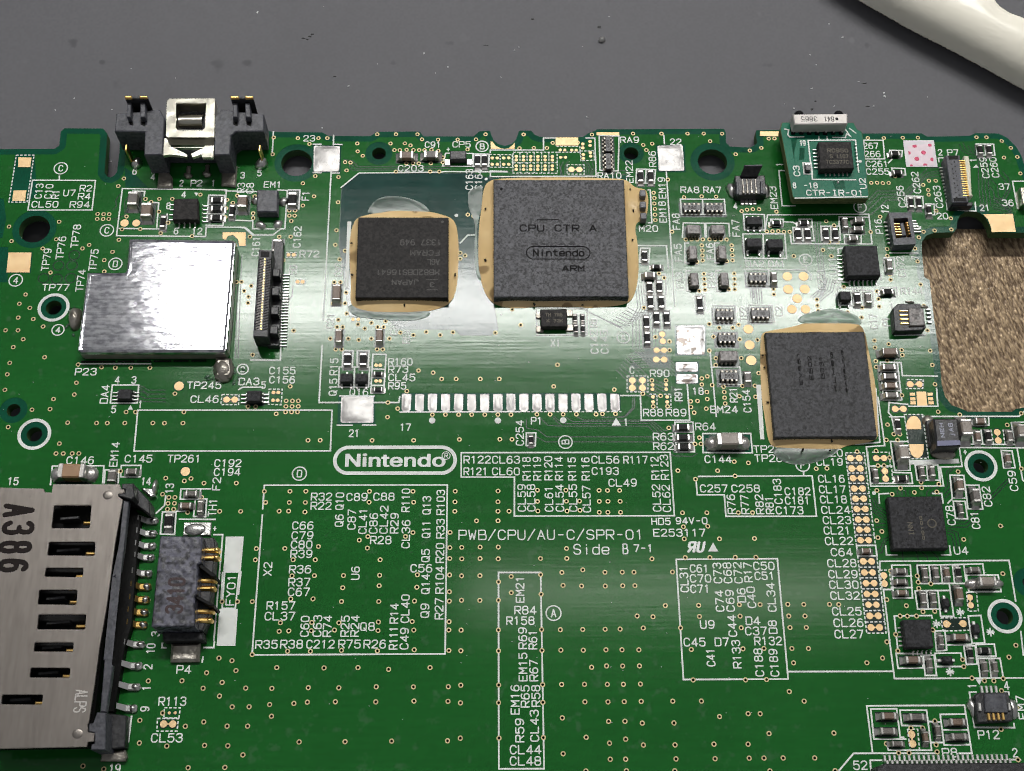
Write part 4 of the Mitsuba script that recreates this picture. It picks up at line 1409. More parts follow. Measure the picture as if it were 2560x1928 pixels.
# ------------------------------------------------------------------ the work mat (setting)
v, f = loft([np.array([[-40, -30, -.4], [40, -30, -.4], [40, 40, -.4], [-40, 40, -.4]]), np.array([[-40, -30, 0], [40, -30, 0], [40, 40, 0], [-40, 40, 0.]])])
add('tabletop', (v, f), 'mat_rubber', board=False, kind='structure')
c0 = [(3.243,1.463),(4.746,1.466),(4.440,-0.229),(3.031,-0.228)]
q = np.array(c0); lo, hi = q.min(0), q.max(0)
yb = lambda y: y * CT
add('cardboard_sheet', loft([ring3(rect((lo[0] + hi[0]) / 2, yb((lo[1] + hi[1]) / 2), hi[0] - lo[0], hi[1] - lo[1]), z) for z in (0., .045)]), 'fibre_brown', board=False)
labels['cardboard_sheet'] = {'label': 'coarse brown fibrous sheet lying on the mat under the cutout of the board', 'category': 'sheet'}

# ------------------------------------------------------------------ circuit board: laminate, mask, copper
OUT = [(-4.546,2.133),(-3.786,2.140),(-3.750,2.171),(-3.755,2.309),(-3.728,2.344),(-3.407,2.343),(-3.366,2.292),(-3.345,1.908),(-3.316,1.871),(-3.289,1.865),(-3.260,1.884),(-3.243,1.920),(-3.245,2.124),(-3.261,2.317),(-2.005,2.323),(-2.004,2.315),(-1.575,2.313),(-1.520,2.277),(-1.170,2.277),(-1.119,2.319),(-0.758,2.325),(-0.725,2.277),(-0.305,2.279),(-0.257,2.329),(-0.167,2.336),(-0.169,2.336),(-0.156,2.292),(-0.137,2.242),(-0.100,2.204),(-0.042,2.185),(0.011,2.202),(0.049,2.242),(0.067,2.293),(0.078,2.337),(0.178,2.338),(0.214,2.294),(0.262,2.275),(0.614,2.276),(0.674,2.321),(0.723,2.340),(0.734,2.354),(1.813,2.364),(1.826,2.326),(1.820,2.225),(1.853,2.185),(2.023,2.178),(2.050,2.192),(2.085,2.223),(2.079,2.287),(2.084,2.350),(2.306,2.356),(2.625,2.325),(2.992,2.322),(3.494,2.325),(3.532,2.293),(3.895,2.301),(3.954,2.330),(4.148,2.327),(4.217,2.283),(4.278,2.195),(4.307,2.107),(4.317,2.007),(4.341,1.858),(4.331,1.421),(4.320,1.361),(3.939,1.363),(3.935,1.438),(3.909,1.510),(3.868,1.552),(3.808,1.569),(3.748,1.557),(3.701,1.521),(3.672,1.467),(3.660,1.407),(3.631,1.365),(3.464,1.359),(3.398,1.333),(3.354,1.276),(3.341,1.182),(3.330,0.950),(3.368,0.924),(3.357,0.584),(3.357,0.253),(3.339,0.004),(3.353,-0.097),(3.392,-0.166),(3.466,-0.196),(3.507,-0.221),(3.851,-0.223),(3.889,-0.196),(3.970,-0.185),(4.335,-0.186),(3.972,-3.161),(-3.717,-3.112)]
HOLES = [  # centre, point on the rim, point on the outer ring, kind
    ([(-3.846,1.376),(-3.722,1.376),(-3.669,1.376)], 'bare'), ([(-1.772,2.011),(-1.644,2.011),(-1.589,2.011)], 'bare'), ([(-1.093,2.106),(-1.035,2.106),(-0.980,2.107)], 'bare'),
    ([(1.015,2.115),(1.076,2.115),(1.121,2.115)], 'bare'), ([(1.693,2.036),(1.816,2.037),(1.879,2.037)], 'bare'), ([(-3.599,0.667),(-3.537,0.667),(-3.475,0.667)], 'white'),
    ([(-3.604,-0.400),(-3.546,-0.400),(-3.478,-0.400)], 'white'), ([(-3.788,-0.204),(-3.736,-0.204),(-3.683,-0.204)], 'bare'), ([(3.543,-0.663),(3.599,-0.663),(3.668,-0.664)], 'white'),
    ([(3.543,-1.813),(3.603,-1.813),(3.669,-1.814)], 'white'), ([(3.755,-1.566),(3.797,-1.567),(3.864,-1.567)], 'bare')]
outline = Polygon(OUT).buffer(0)
outline = outline.buffer(-.012).buffer(.024).buffer(-.012)
vias = pairs(VIAS); VR, VH = .0178, .0098
holes, rings = [], []
for P, k in HOLES:
    P = np.array(P); r0, r1 = (np.hypot(*(P[i] - P[0])) for i in (1, 2))
    holes.append((P[0], r0, r1, k))
drill = unary_union([Point(*c).buffer(r, quad_segs=12) for c, r, _, _ in holes])
via_holes = MultiPolygon([Point(*p).buffer(VH, quad_segs=2) for p in vias if outline.contains(Point(*p))])
body = outline.difference(drill).difference(via_holes)
add(BD, slab(body, -.09, -.0014), 'laminate')
labels[BD] = {'label': 'green populated circuit board with chips, connectors and white printing lying on the grey mat', 'category': 'circuit board'}
add(BD + '__solder_mask', sheet(body, 0), 'bare_mask')
comps = []
for l in COMPS.split('\n'):
    q = l.split(); comps.append((q[0], q[1], *[float(a) / 1000 for a in q[2:]]))
cut = [Polygon(pairs(l)) for l in CLEAR.split('\n')]
DARK = [6, 7, 9, 18, 19, 20]; dark = [cut[i].buffer(0) for i in DARK]
cut = [c.buffer(0) for c in cut]
for k, o, x, y, L, W, h in comps:
    g = 1.6 if k in ('cap', 'res', 'capb', 'capg') else 1.35
    r = rect(x, y, L * g, W * 1.45) if o != 'V' else rect(x, y, W * 1.45, L * g)
    if k == 'bead': continue
    cut.append(Polygon(r)); dark.append(Polygon(r))
for c, r0, r1, k in holes:
    cut.append(Point(*c).buffer(r1 if k == 'bare' else r1 * .82, quad_segs=12))
lines = [LineString(pairs(l)).buffer(.0038, cap_style='flat', join_style='mitre') for l in TRACES.split('\n')]
gold_polys = [Polygon(pairs(l)).buffer(0) for l in GOLD.split('\n')]
tears = []
for l in PAIRS.split('\n'):
    x0, y0, x1, y1, r = nums(l)
    for a, b in (((x0, y0), (x1, y1)), ((x1, y1), (x0, y0))):
        a, b = np.array(a), np.array(b); u = (b - a) / np.hypot(*(b - a)); w = np.array([-u[1], u[0]])
        tears.append(unary_union([Point(*a).buffer(r, quad_segs=6), Polygon([a + w * r * .85 + u * r * .4, a + u * r * 1.35, a - w * r * .85 + u * r * .4])]))
discs = [(x, y, r) for x, y, r in (nums(l) for l in DISCS.split('\n'))]
cut += [t.buffer(.009, quad_segs=3) for t in tears] + [Point(x, y).buffer(r + .008, quad_segs=4) for x, y, r in discs] + [g.buffer(.008, join_style='mitre') for g in gold_polys]
via_ok = [p for p in vias if outline.contains(Point(*p))]
dark += lines
for p in [(-3.610,1.041),(-3.502,1.042),(-3.712,0.927),(-3.607,0.922),(-3.498,0.928),(-3.496,1.136)]:
    dark.append(Point(*p).buffer(.046, quad_segs=8).difference(Point(*p).buffer(.038, quad_segs=8))); cut.append(dark[-1])
edge0 = Polygon(pairs(CLEAR.split('\n')[0])).buffer(0)
dark += [edge0.exterior.buffer(.004)]
dark += [t.buffer(.009, quad_segs=3) for t in tears]
add(BD + '__bare_window', sheet(edge0.difference(drill).difference(via_holes), .0006), 'slate_mask')
add(BD + '__bare_laminate', sheet(unary_union(dark).difference(drill.buffer(.01)).difference(via_holes), .0009), 'dark_mask', kind='stuff')
pour = outline.buffer(-.055).difference(unary_union(cut + lines + [drill.buffer(.02)])).difference(via_holes)
pour = pour.buffer(-.0008).buffer(.0008)
pour = MultiPolygon([g for g in getattr(pour, 'geoms', [pour]) if g.area > .0006])
add(BD + '__copper_pour', sheet(pour, .0018), 'copper_mask')
for n, p in enumerate(via_ok):
    pass
ann = Point(0, 0).buffer(VR, quad_segs=4).difference(Point(0, 0).buffer(VH, quad_segs=4))
av, af = slab(ann, .0006, .0032)
for p in via_ok[:300]:
    add(BD + '__via', (av + [p[0], p[1], 0], af), 'via_gold')
add(BD + '__small_via', cat([(av + [p[0], p[1], 0], af) for p in via_ok[300:]]), 'via_gold', kind='stuff')
for g in gold_polys: add(BD + '__gold_pad', sheet(g, .0034), 'gold')
for g in tears: add(BD + '__jumper_pad', sheet(g, .0034), 'gold')
for x, y, r in discs: add(BD + '__test_pad', sheet(disc(x, y, r, 20 if r > .025 else 12), .0034), 'gold')
def tin_pad(g, seed, name='__tinned_pad', m='tin'):
    r = np.random.default_rng(seed); a, b = r.uniform(0, 6, 2)
    add(BD + name, mound(g, lambda d, P: .0035 + .012 * (1 - np.exp(-d / .02)) * (.6 + .4 * np.sin(P[:, 0] * 18 + a) * np.sin(P[:, 1] * 15 + b)), .018, .0005), m, smooth=True)
for i, l in enumerate(TIN.split('\n')): tin_pad(Polygon(pairs(l)).buffer(.004), i, m='tin_bright' if i > 2 else 'tin')
# seventeen solder lands in a row
p0, p1 = (np.array(a) for a in [(-0.810,-0.141),(-0.710,-0.141)])
pitch = p1 - p0
w0, w1, hh = (np.array(a) for a in [(-0.845,-0.072),(-0.775,-0.212),(-0.808,-0.225)])
lw, lh = abs(w1[0] - w0[0]), abs(w1[1] - w0[1])
for i in range(17):
    c = p0 + pitch * i; j = rng.uniform(-.002, .002, 8)
    g = Polygon(np.array([[-lw / 2 + j[0], lh / 2 + j[1]], [lw / 2 + j[2], lh / 2 + j[3]], [lw / 2 + j[4], -lh / 2], [lw * .25, -lh / 2 + j[5]], [lw * .22, -lh / 2 - .012], [-lw * .22, -lh / 2 - .012], [-lw * .28, -lh / 2 + j[6]], [-lw / 2 + j[7], -lh / 2 + .004]]) + c)
    tin_pad(g, 40 + i, '__solder_land')

# ------------------------------------------------------------------ white print
ZS = .0046
def pr(name, shape, **k):
    if shape is not None and not shape.is_empty: add(BD + '__' + name, sheet(shape, ZS), 'silk', **k)
via_pads = MultiPolygon([Point(*p).buffer(VR, quad_segs=3) for p in via_ok])
for l in TEXT.split('\n'):
    s, *r = l.split(); x, y, L, rot, h = (float(a) for a in r)
    pr('lettering', lettering(s, x / 1000, y / 1000, L / 1000, h / 1000, rot))
for l in RINGS.split('\n'):
    s, *r = l.split(); x, y, rr, rot = (float(a) for a in r); x, y, rr = x / 1000, y / 1000, rr / 1000
    ring = Point(x, y).buffer(rr, quad_segs=12).difference(Point(x, y).buffer(rr - .0095, quad_segs=12))
    pr('circled_letter', unary_union([ring, lettering(s, x, y, rr * .75, rr * 1.0, rot)]))
for l in SILK.split('\n'):
    P = pairs(l[2:]); ls = LineString(P)
    if l[0] == 'd':
        ds, t = [], 0.
        from shapely.ops import substring
        while t < ls.length:
            ds.append(substring(ls, t, min(t + .021, ls.length))); t += .032
        g = unary_union([d.buffer(.0048, cap_style='flat') for d in ds])
    else:
        g = ls.buffer(.0058, cap_style='square', join_style='mitre')
    g = g.difference(via_pads)
    pr('dashed_outline' if l[0] == 'd' else 'printed_line', g)
for l in SILK_FILL.split('\n'): pr('printed_block', Polygon(pairs(l)).buffer(0))
P = np.array([(1.278,-1.331),(1.339,-1.251),(1.341,-1.331),(1.411,-1.252)]); hh_ = P[1, 1] - P[0, 1]
g = affinity.skew(affinity.scale(lettering('R', *P[:2].mean(0), .05, hh_, 0, .016), -1.3, 1), 14); g2 = affinity.skew(affinity.scale(lettering('U', *P[2:].mean(0), .05, hh_, 0, .016), 1.3, 1), 14)
pr('recognition_mark', unary_union([g, g2]))
for l in DOTS.split('\n'):
    x, y, r = nums(l); pr('printed_dot', disc(x, y, r))
for x, y in pairs(STARS):
    pr('polarity_mark', unary_union([LineString([(x - .026, y), (x + .026, y)]).buffer(.005), LineString([(x, y - .026), (x, y + .026)]).buffer(.006), LineString([(x - .02, y - .016), (x + .02, y + .012)]).buffer(.005), LineString([(x - .02, y + .016), (x + .02, y - .012)]).buffer(.005)]))
for c, r0, r1, k in holes:
    if k == 'white': pr('printed_ring', Point(*c).buffer(r1, quad_segs=16).difference(Point(*c).buffer(r1 * .80, quad_segs=16)))
# maker's mark: bold word in a rounded frame
P = np.array([(-1.349,-0.613),(-0.418,-0.614),(-0.887,-0.495),(-0.881,-0.729)]); cx, cy = P[:, 0].mean(), (P[2, 1] + P[3, 1]) / 2
wl, hl = P[1, 0] - P[0, 0], P[2, 1] - P[3, 1]
pill = LineString([(cx - wl / 2 + hl / 2, cy), (cx + wl / 2 - hl / 2, cy)])
pr('logo_frame', pill.buffer(hl / 2, quad_segs=16).difference(pill.buffer(hl / 2 - .028, quad_segs=16)), label='white rounded frame round the maker\'s name')
P = np.array([(-1.258,-0.667),(-0.509,-0.558)])
tm = meshkit.text_mesh('Nintendo', .1, .0012, bold=True); b = tm.bounds
sc = [(P[1, 0] - P[0, 0]) / (b[1, 0] - b[0, 0]), (P[1, 1] - P[0, 1]) / (b[1, 1] - b[0, 1])]
tv = np.array(tm.vertices); tv = np.c_[(tv[:, 0] - b[0, 0]) * sc[0] + P[0, 0], (tv[:, 1] - b[0, 1]) * sc[1] + P[0, 1], tv[:, 2] + ZS - .0012]
tv2 = tv + [.004, 0, .0002]
add(BD + '__logo_word', cat([(tv, np.array(tm.faces)), (tv2, np.array(tm.faces))]), 'silk', label='bold white maker\'s name printed inside the rounded frame')
x, y = [(-0.501,-0.576)][0]
pr('registered_mark', unary_union([Point(x, y).buffer(.033).difference(Point(x, y).buffer(.027)), lettering('R', x, y, .026, .034, 0, .006)]))

# ------------------------------------------------------------------ small soldered parts
NAMES = {'cap': 'capacitor', 'capb': 'capacitor', 'capg': 'capacitor', 'bigcap': 'capacitor', 'bigcap2': 'capacitor', 'res': 'resistor', 'arr': 'resistor_array', 'fil': 'filter_array', 'bead': 'ferrite_bead', 'sot': 'transistor', 'sot5': 'diode_array', 'sot6': 'diode_array', 'dio': 'diode'}
def place(ms, x, y, rot):
    c, s = math.cos(rot), math.sin(rot)
    out = []
    for v, f in ms:
        v = np.array(v, float); out.append((np.c_[v[:, 0] * c - v[:, 1] * s + x, v[:, 0] * s + v[:, 1] * c + y, v[:, 2]], f))
    return out
def wedge(x0, x1, w, h):
    # solder fillet from the terminal face at x0 down to the pad at x1
    a = np.array([[x0, -w / 2, 0], [x1, -w / 2 * 1.12, 0], [x1, w / 2 * 1.12, 0], [x0, w / 2, 0]])
    xm = x0 + (x1 - x0) * .35
    b = np.array([[x0, -w * .46, h], [xm, -w * .42, h * .42], [xm, w * .42, h * .42], [x0, w * .46, h]])
    b[:, 2] += .001
    c = a.copy(); c[:, 2] = .004
    if x1 < x0: a, b, c = a[::-1], b[::-1], c[::-1]
    return loft([a, c, b])
for i, (k, o, x, y, L, W, h) in enumerate(comps):
    rot = math.pi / 2 if o == 'V' else 0.
    rot += rng.normal(0, .012)
    big = k.startswith('big')
    n = key(BD + '__' + NAMES[k])
    def part(suffix, ms, m, kind=None, smooth=False):
        mm = cat(place(ms, x, y, rot)); kk = n if not suffix else key(n + '__' + suffix)
        scene[kk] = mikit.ply((world(mm[0]), mm[1]), m, smooth=smooth)
        if kind: labels[kk] = {'kind': kind}
    if k in ('cap', 'capb', 'capg', 'bigcap', 'bigcap2', 'res', 'bead'):
        body_m = {'cap': ['ceramic_grey', 'ceramic_brown', 'ceramic_grey'][i % 3], 'capb': 'ceramic_brown', 'capg': 'ceramic_grey', 'bigcap': 'ceramic_beige', 'bigcap2': 'ceramic_tan', 'res': 'resistor_black', 'bead': 'bead_grey'}[k]
        t = L * (.2 if k != 'capb' else .1); e = .0025
        part('', [cbox(0, 0, L - t, W - .006, .010, h - .002, .005 if not big else .01)], body_m)
        if k == 'res': part('face', [cbox(0, 0, L - 2 * t, (W - .006) * .9, h - .004, h + .001, .001)], 'black')
        if k == 'bead': continue
        for s in (-1, 1):
            ms = [cbox(s * (L - t) / 2, 0, t, W, .006, h, .006 if big else .004)]
            ms.append(wedge(s * L / 2, s * (L / 2 + max(.022, .5 * h)), W * .92, h * (.62 if k != 'res' else .5)))
            if big and o == 'H': ms.append(blob(s * (L / 2 + .02), 0, 0, .06, W * .55, h * .45, i + s, .05, 14))
            part('terminal', ms, 'terminal')
    elif k == 'arr':
        part('', [cbox(0, 0, L, W * .62, .008, h, .005)], 'resistor_black')
        ms = []
        for q in range(4):
            for s in (-1, 1):
                xx = (q - 1.5) * L / 4.1
                ms += [cbox(xx, s * W * .34, L * .14, W * .2, .004, h + .001, .003), cbox(xx, s * W * .5, L * .13, W * .2, .0, .012, .003)]
        part('terminals', ms, 'dull_solder', 'stuff')
        g = lettering(['271', '101', '560', '470'][i % 4], 0, 0, L * .5, W * .26, 0, .006)
        part('marking', [sheet(g, h + .0014)], 'chip_ink')
    elif k == 'fil':
        part('', [cbox(0, 0, L, W, .012, h, .006)], 'filter_body')
        ms = [cbox((q - 1.5) * L / 4.2, s * W * .54, L * .11, W * .22, 0., h * .55, .003) for q in range(4) for s in (-1, 1)]
        part('terminals', ms, 'dull_solder', 'stuff')
    elif k == 'dio':
        part('', [cbox(0, 0, L * .85, W, .006, h, .008)], 'mould_black')
        part('leads', [cbox(s * L * .62, 0, L * .45, W * .5, 0, .02, .004) for s in (-1, 1)], 'lead', 'stuff')
    else:
        part('', [loft([ring3(rect(0, 0, L * 1.0, W * 1.05), .01), ring3(rect(0, 0, L * 1.02, W * 1.1), h * .5), ring3(rect(0, 0, L * .96, W * .94), h)])], 'mould_black')
        pl = {'sot': [(0, 1), (-.38, -1), (.38, -1)], 'sot5': [(-.4, 1), (0, 1), (.4, 1), (-.38, -1), (.38, -1)], 'sot6': [(-.38, 1), (0, 1), (.38, 1), (-.38, -1), (0, -1), (.38, -1)]}[k]
        ms = []
        for a, s in pl:
            ms += [cbox(a * L, s * W * .78, L * .15, W * .5, 0., .016, .003), cbox(a * L, s * W * .58, L * .15, W * .14, .01, h * .5, .003)]
        part('pins', ms, 'lead', 'stuff')

# ------------------------------------------------------------------ chips
def chip(name, P, h, m, label, c=.006, z0=.012):
    n = key(BD + '__' + name)
    v, f = bev(P, z0, h, c)
    scene[n] = mikit.ply((world(v), f), m)
    if label: labels[n] = {'label': label}
    return n
def mark(n, shape, z, m='chip_ink', name='lettering'):
    if shape is None: return
    k = key(n + '__' + name); v, f = sheet(shape, z)
    scene[k] = mikit.ply((world(v), f), m)
def sub(n, name, mesh, m, smooth=False, kind=None, label=None):
    k = key(n + '__' + name); scene[k] = mikit.ply((world(mesh[0]), mesh[1]), m, smooth=smooth)
    d = {a: b for a, b in (('label', label), ('kind', kind)) if b}
    if d: labels[k] = d
    return k
def edge_pins(P0, P1, n, out, wid, z=.012, h=.03, m='lead'):
    P0, P1, out = np.array(P0), np.array(P1), np.array(out); u = (P1 - P0) / np.hypot(*(P1 - P0)); ms = []
    L = np.hypot(*out); w = out / L; ang = math.atan2(w[1], w[0])
    for i in range(n):
        c = P0 + (P1 - P0) * (i / max(n - 1, 1))
        ms += [cbox(*(c + w * L / 2), L, wid, 0., z, .002, ang), cbox(*(c + w * L * .08), L * .18, wid, 0., h, .002, ang)]
    return ms
n = chip('processor_chip', [(-0.139,1.791),(0.931,1.795),(0.924,0.720),(-0.139,0.713)], .1, 'mould_grey', 'large square speckled grey processor chip set in tan glue')
ZE = .1006
mark(n, bbox_text('CPU CTR A', [(0.069,1.368),(0.691,1.306)], 1, 0, .011), ZE, 'chip_engrave')
mark(n, bbox_text('Nintendo', [(0.173,1.142),(0.587,1.079)], 1, 0, .012), ZE, 'chip_engrave')
mark(n, bbox_text('ARM', [(0.403,0.996),(0.583,0.945)], 1, 0, .011), ZE, 'chip_engrave')
P = np.array([(0.120,1.110),(0.633,1.111),(0.377,1.182),(0.374,1.039)]); a = LineString([(P[0, 0] + .06, P[2:, 1].mean()), (P[1, 0] - .06, P[2:, 1].mean())])
mark(n, a.buffer(.062).difference(a.buffer(.053)), ZE, 'chip_engrave', 'engraved_frame')
P = [(0.213,1.415),(0.384,1.416)]; mark(n, LineString(P).buffer(.004), ZE, 'chip_engrave', 'engraved_line')
x, y = [(-0.075,1.703)][0]; mark(n, Point(x, y).buffer(.012), ZE, 'chip_engrave', 'corner_dot')
n = chip('memory_chip', [(-1.231,1.441),(-0.503,1.440),(-0.497,0.712),(-1.225,0.711)], .09, 'mould_dark', 'square dark memory chip set in tan glue beside the processor')
for s, b in (('MB82DBS16641', [(-1.072,0.962),(-0.570,0.914)]), ('JAPAN', [(-0.944,0.872),(-0.733,0.824)]), ('AGL', [(-0.670,1.056),(-0.569,1.005)]), ('FCRAM', [(-0.805,1.137),(-0.570,1.089)]), ('1337 949', [(-0.889,1.235),(-0.558,1.183)])):
    mark(n, bbox_text(s, b, 1, 180, .0075), .0906)
P = np.array([(-0.669,0.872),(-0.583,0.782),(-0.665,0.782)]); g = [LineString([(P[0, 0], y), (P[1, 0], y)]).buffer(.003) for y in np.linspace(P[1, 1], P[0, 1], 2)]
mark(n, unary_union(g + [lettering('3', P[:2, 0].mean(), P[:2, 1].mean(), .05, .04, 180, .007)]), .0906, name='symbol')
x, y = [(-0.551,1.399)][0]; mark(n, Point(x, y).buffer(.012), .0906, name='corner_dot')
n = chip('flash_chip', [(1.980,0.412),(2.758,0.420),(2.754,-0.459),(1.976,-0.464)], .09, 'mould_charcoal', 'black rectangular flash memory chip set in tan glue at the right')
for s, b in (('SAMSUNG', [(2.556,0.260),(2.571,-0.098)]), ('KLM8G', [(2.470,0.244),(2.489,-0.087)]), ('B331', [(2.378,0.211),(2.408,0.018)]), ('EB02', [(2.290,0.211),(2.318,0.008)]), ('EVS51', [(2.209,0.243),(2.231,-0.034)])):
    mark(n, bbox_text(s, b, 1, 90, .0062), .0906, 'chip_engrave')
n = chip('power_chip', [(2.777,-0.935),(3.179,-0.929),(3.175,-1.329),(2.769,-1.334)], .085, 'mould_black', 'square black chip with a pitted top near the right edge')
for s, b in (('00100', [(2.993,-1.083),(3.011,-1.266)]), ('INN', [(2.898,-1.131),(2.936,-1.233)])): mark(n, bbox_text(s, b, 1, 90, .007), .0856, 'brown_ink')
x, y = [(3.079,-1.141)][0]; mark(n, Point(x, y).buffer(.035).difference(Point(x, y).buffer(.026)), .0856, 'brown_ink', 'symbol')
PT = np.array([(2.811,-0.965),(3.174,-0.966),(3.164,-1.305),(2.801,-1.304)])
pit = [Point(*(PT.min(0) + rng.random(2) * np.ptp(PT, axis=0))).buffer(rng.uniform(.003, .007), quad_segs=2) for _ in range(34)]
mark(n, unary_union(pit), .0856, 'black', 'pits')
n = chip('audio_chip', [(2.682,1.180),(2.946,1.183),(2.944,0.913),(2.678,0.907)], .1, 'mould_black', 'square black chip with short pins above the flash chip')
a = [(2.685,1.140),(2.672,0.926),(2.715,0.903),(2.931,0.909)]; sub(n, 'pins', cat(edge_pins(a[0], a[1], 7, (-.045, 0), .013, .01, .03) + edge_pins(a[2], a[3], 7, (0, -.04), .013, .01, .03)), 'lead', kind='stuff')
n = chip('small_controller_chip', [(2.772,-1.856),(2.973,-1.852),(2.968,-2.051),(2.770,-2.055)], .085, 'mould_black', 'small square black chip above the lower four pin connector')
a = [(2.802,-1.896),(2.795,-2.024),(2.839,-2.065),(2.967,-2.061)]; sub(n, 'pins', cat(edge_pins(a[0], a[1], 5, (-.05, 0), .012, .01, .03) + edge_pins(a[2], a[3], 5, (0, -.03), .012, .01, .03)), 'lead', kind='stuff')
n = chip('charger_chip', [(-2.732,1.613),(-2.539,1.620),(-2.517,1.422),(-2.722,1.419)], .08, 'mould_dark', 'small black chip below the power connector')
a = [(-2.513,1.590),(-2.501,1.442),(-2.683,1.424),(-2.555,1.424),(-2.725,1.602),(-2.722,1.459)]
sub(n, 'pins', cat(edge_pins(a[0], a[1], 5, (.045, 0), .011, .012, .03) + edge_pins(a[2], a[3], 4, (0, -.045), .011, .012, .03) + edge_pins(a[4], a[5], 4, (-.05, 0), .011, .012, .03)), 'lead', kind='stuff')
n = chip('crystal', [(0.226,0.624),(0.435,0.627),(0.437,0.472),(0.229,0.470)], .07, 'mould_dark', 'black crystal block below the processor')
mark(n, bbox_text('TH 756', [(0.263,0.589),(0.399,0.560)], 1, 0, .006), .0706, 'brown_ink'); mark(n, bbox_text('K 33K', [(0.274,0.536),(0.403,0.508)], 1, 0, .006), .0706, 'brown_ink')
for b in [(0.223,0.598),(0.221,0.476),(0.454,0.615),(0.456,0.487)]: sub(n, 'terminal', cbox(*b, .06, .055, 0, .02, .004), 'dull_solder')
n = chip('coil', [(-2.061,1.691),(-1.891,1.689),(-1.883,1.483),(-2.051,1.483)], .1, 'slate_plastic', 'grey coil block labelled EM1 with silver feet', .008)
for b in [(-2.027,1.412),(-1.889,1.419),(-1.856,1.633),(-2.079,1.644)]: sub(n, 'terminal', blob(*b, 0, .045, .04, .035, int(b[0] * 99), .15), 'solder', True)
n = chip('tantalum_capacitor', [(-0.501,2.091),(-0.364,2.094),(-0.363,2.007),(-0.499,2.004)], .07, 'black_plastic', 'small black tantalum capacitor beside the printed CP5', .008)
for b in [(-0.520,2.009),(-0.336,2.016)]: sub(n, 'terminal', cbox(*b, .05, .06, 0, .02, .004), 'lead')
P = [(3.171,-0.344),(3.358,-0.342),(3.349,-0.563),(3.165,-0.571)]; n = chip('electrolytic_capacitor', P, .17, 'black_plastic', 'tall black capacitor block with a violet stripe', .012)
mark(n, bbox_text('NEH', [(3.209,-0.380),(3.239,-0.497)], 1, 90, .0062), .1708, 'light_ink'); mark(n, bbox_text('jA8', [(3.276,-0.380),(3.310,-0.492)], 1, 90, .0062), .1708, 'light_ink')
v, f = sheet(Polygon([(3.174,-0.525),(3.348,-0.519),(3.346,-0.557),(3.172,-0.565)]), .1712); scene[n + '__stripe'] = mikit.ply((world(v), f), 'violet_stripe')
q = np.array([(3.176,-0.313),(3.162,-0.520)]); sub(n, 'foot', bev([(3.159,-0.317),(3.220,-0.300),(3.405,-0.302),(3.380,-0.539),(3.205,-0.549),(3.156,-0.518)], .0, .05, .004), 'black_plastic')
for b, r in zip([(3.267,-0.566),(3.192,-0.303)], ((.1, .05), (.05, .05))): sub(n, 'terminal', blob(*b, 0, r[0], r[1], .04, 5, .06, 14), 'dull_solder', True)

# ------------------------------------------------------------------ glue round the big chips
def glue(name, ring, inner, label, hmax):
    g = Polygon(smooth_ring(ring, 2)).buffer(0)
    h = Polygon(inner).buffer(-.004)
    r = np.random.default_rng(len(ring)); a = r.uniform(0, 6, 6)
    def fz(d, P):
        w = 1 + .22 * np.sin(P[:, 0] * 7 + a[0]) * np.sin(P[:, 1] * 6 + a[1]) + .10 * np.sin(P[:, 0] * 19 + a[2]) * np.sin(P[:, 1] * 23 + a[3])
        dr_ = np.array([g.exterior.distance(q) for q in shp_points(P)])
        di = np.array([h.distance(q) for q in shp_points(P)])
        return .022 * np.exp(-di / .022) + hmax * (w - .2) * (1 - np.exp(-dr_ / .05)) * (.75 + .5 * np.clip(dr_ / .16, 0, 1))
    add(BD + '__' + name, mound(g.difference(h), fz, .022, .004), 'glue', smooth=True, label=label)
glue('underfill_glue', [(-1.235,1.491),(-1.113,1.528),(-0.980,1.561),(-0.804,1.564),(-0.659,1.547),(-0.504,1.499),(-0.446,1.446),(-0.421,1.281),(-0.422,1.049),(-0.431,0.843),(-0.475,0.708),(-0.584,0.652),(-0.793,0.612),(-1.142,0.617),(-1.243,0.662),(-1.278,0.729),(-1.272,0.876),(-1.300,1.105),(-1.301,1.338),(-1.270,1.456)], [(-1.234,1.458),(-0.504,1.458),(-0.498,0.727),(-1.229,0.726)], 'tan glue collar round the memory chip', .040)
glue('underfill_glue', [(-0.143,1.857),(-0.206,1.808),(-0.227,1.723),(-0.237,1.578),(-0.253,1.459),(-0.263,1.281),(-0.262,1.049),(-0.242,0.900),(-0.191,0.753),(-0.111,0.680),(0.039,0.661),(0.160,0.673),(0.190,0.680),(0.391,0.675),(0.552,0.677),(0.591,0.664),(0.874,0.687),(0.961,0.732),(1.002,0.845),(1.027,0.994),(1.031,1.249),(1.012,1.391),(1.030,1.450),(1.119,1.480),(1.147,1.764),(1.034,1.775),(0.984,1.836),(0.933,1.863),(0.523,1.878),(0.103,1.872)], [(-0.139,1.817),(0.936,1.820),(0.929,0.741),(-0.139,0.734)], 'tan glue collar round the processor chip', .045)
glue('underfill_glue', [(2.004,0.461),(2.238,0.505),(2.312,0.536),(2.544,0.544),(2.745,0.539),(2.788,0.472),(2.798,0.296),(2.812,0.165),(2.820,-0.017),(2.808,-0.176),(2.797,-0.313),(2.788,-0.437),(2.727,-0.473),(2.530,-0.499),(2.468,-0.540),(2.237,-0.534),(1.997,-0.519),(1.943,-0.477),(1.935,-0.281),(1.921,-0.070),(1.952,0.383),(1.972,0.438)], [(1.987,0.426),(2.768,0.435),(2.764,-0.448),(1.983,-0.452)], 'tan glue collar round the flash chip', .040)
def film(ring):
    g = Polygon(smooth_ring(ring, 2)).buffer(0)
    add(BD + '__glue_film', mound(g, lambda d, P: .003 + .004 * np.clip(d / .03, 0, 1), .03, .003), 'glue_film', smooth=True)
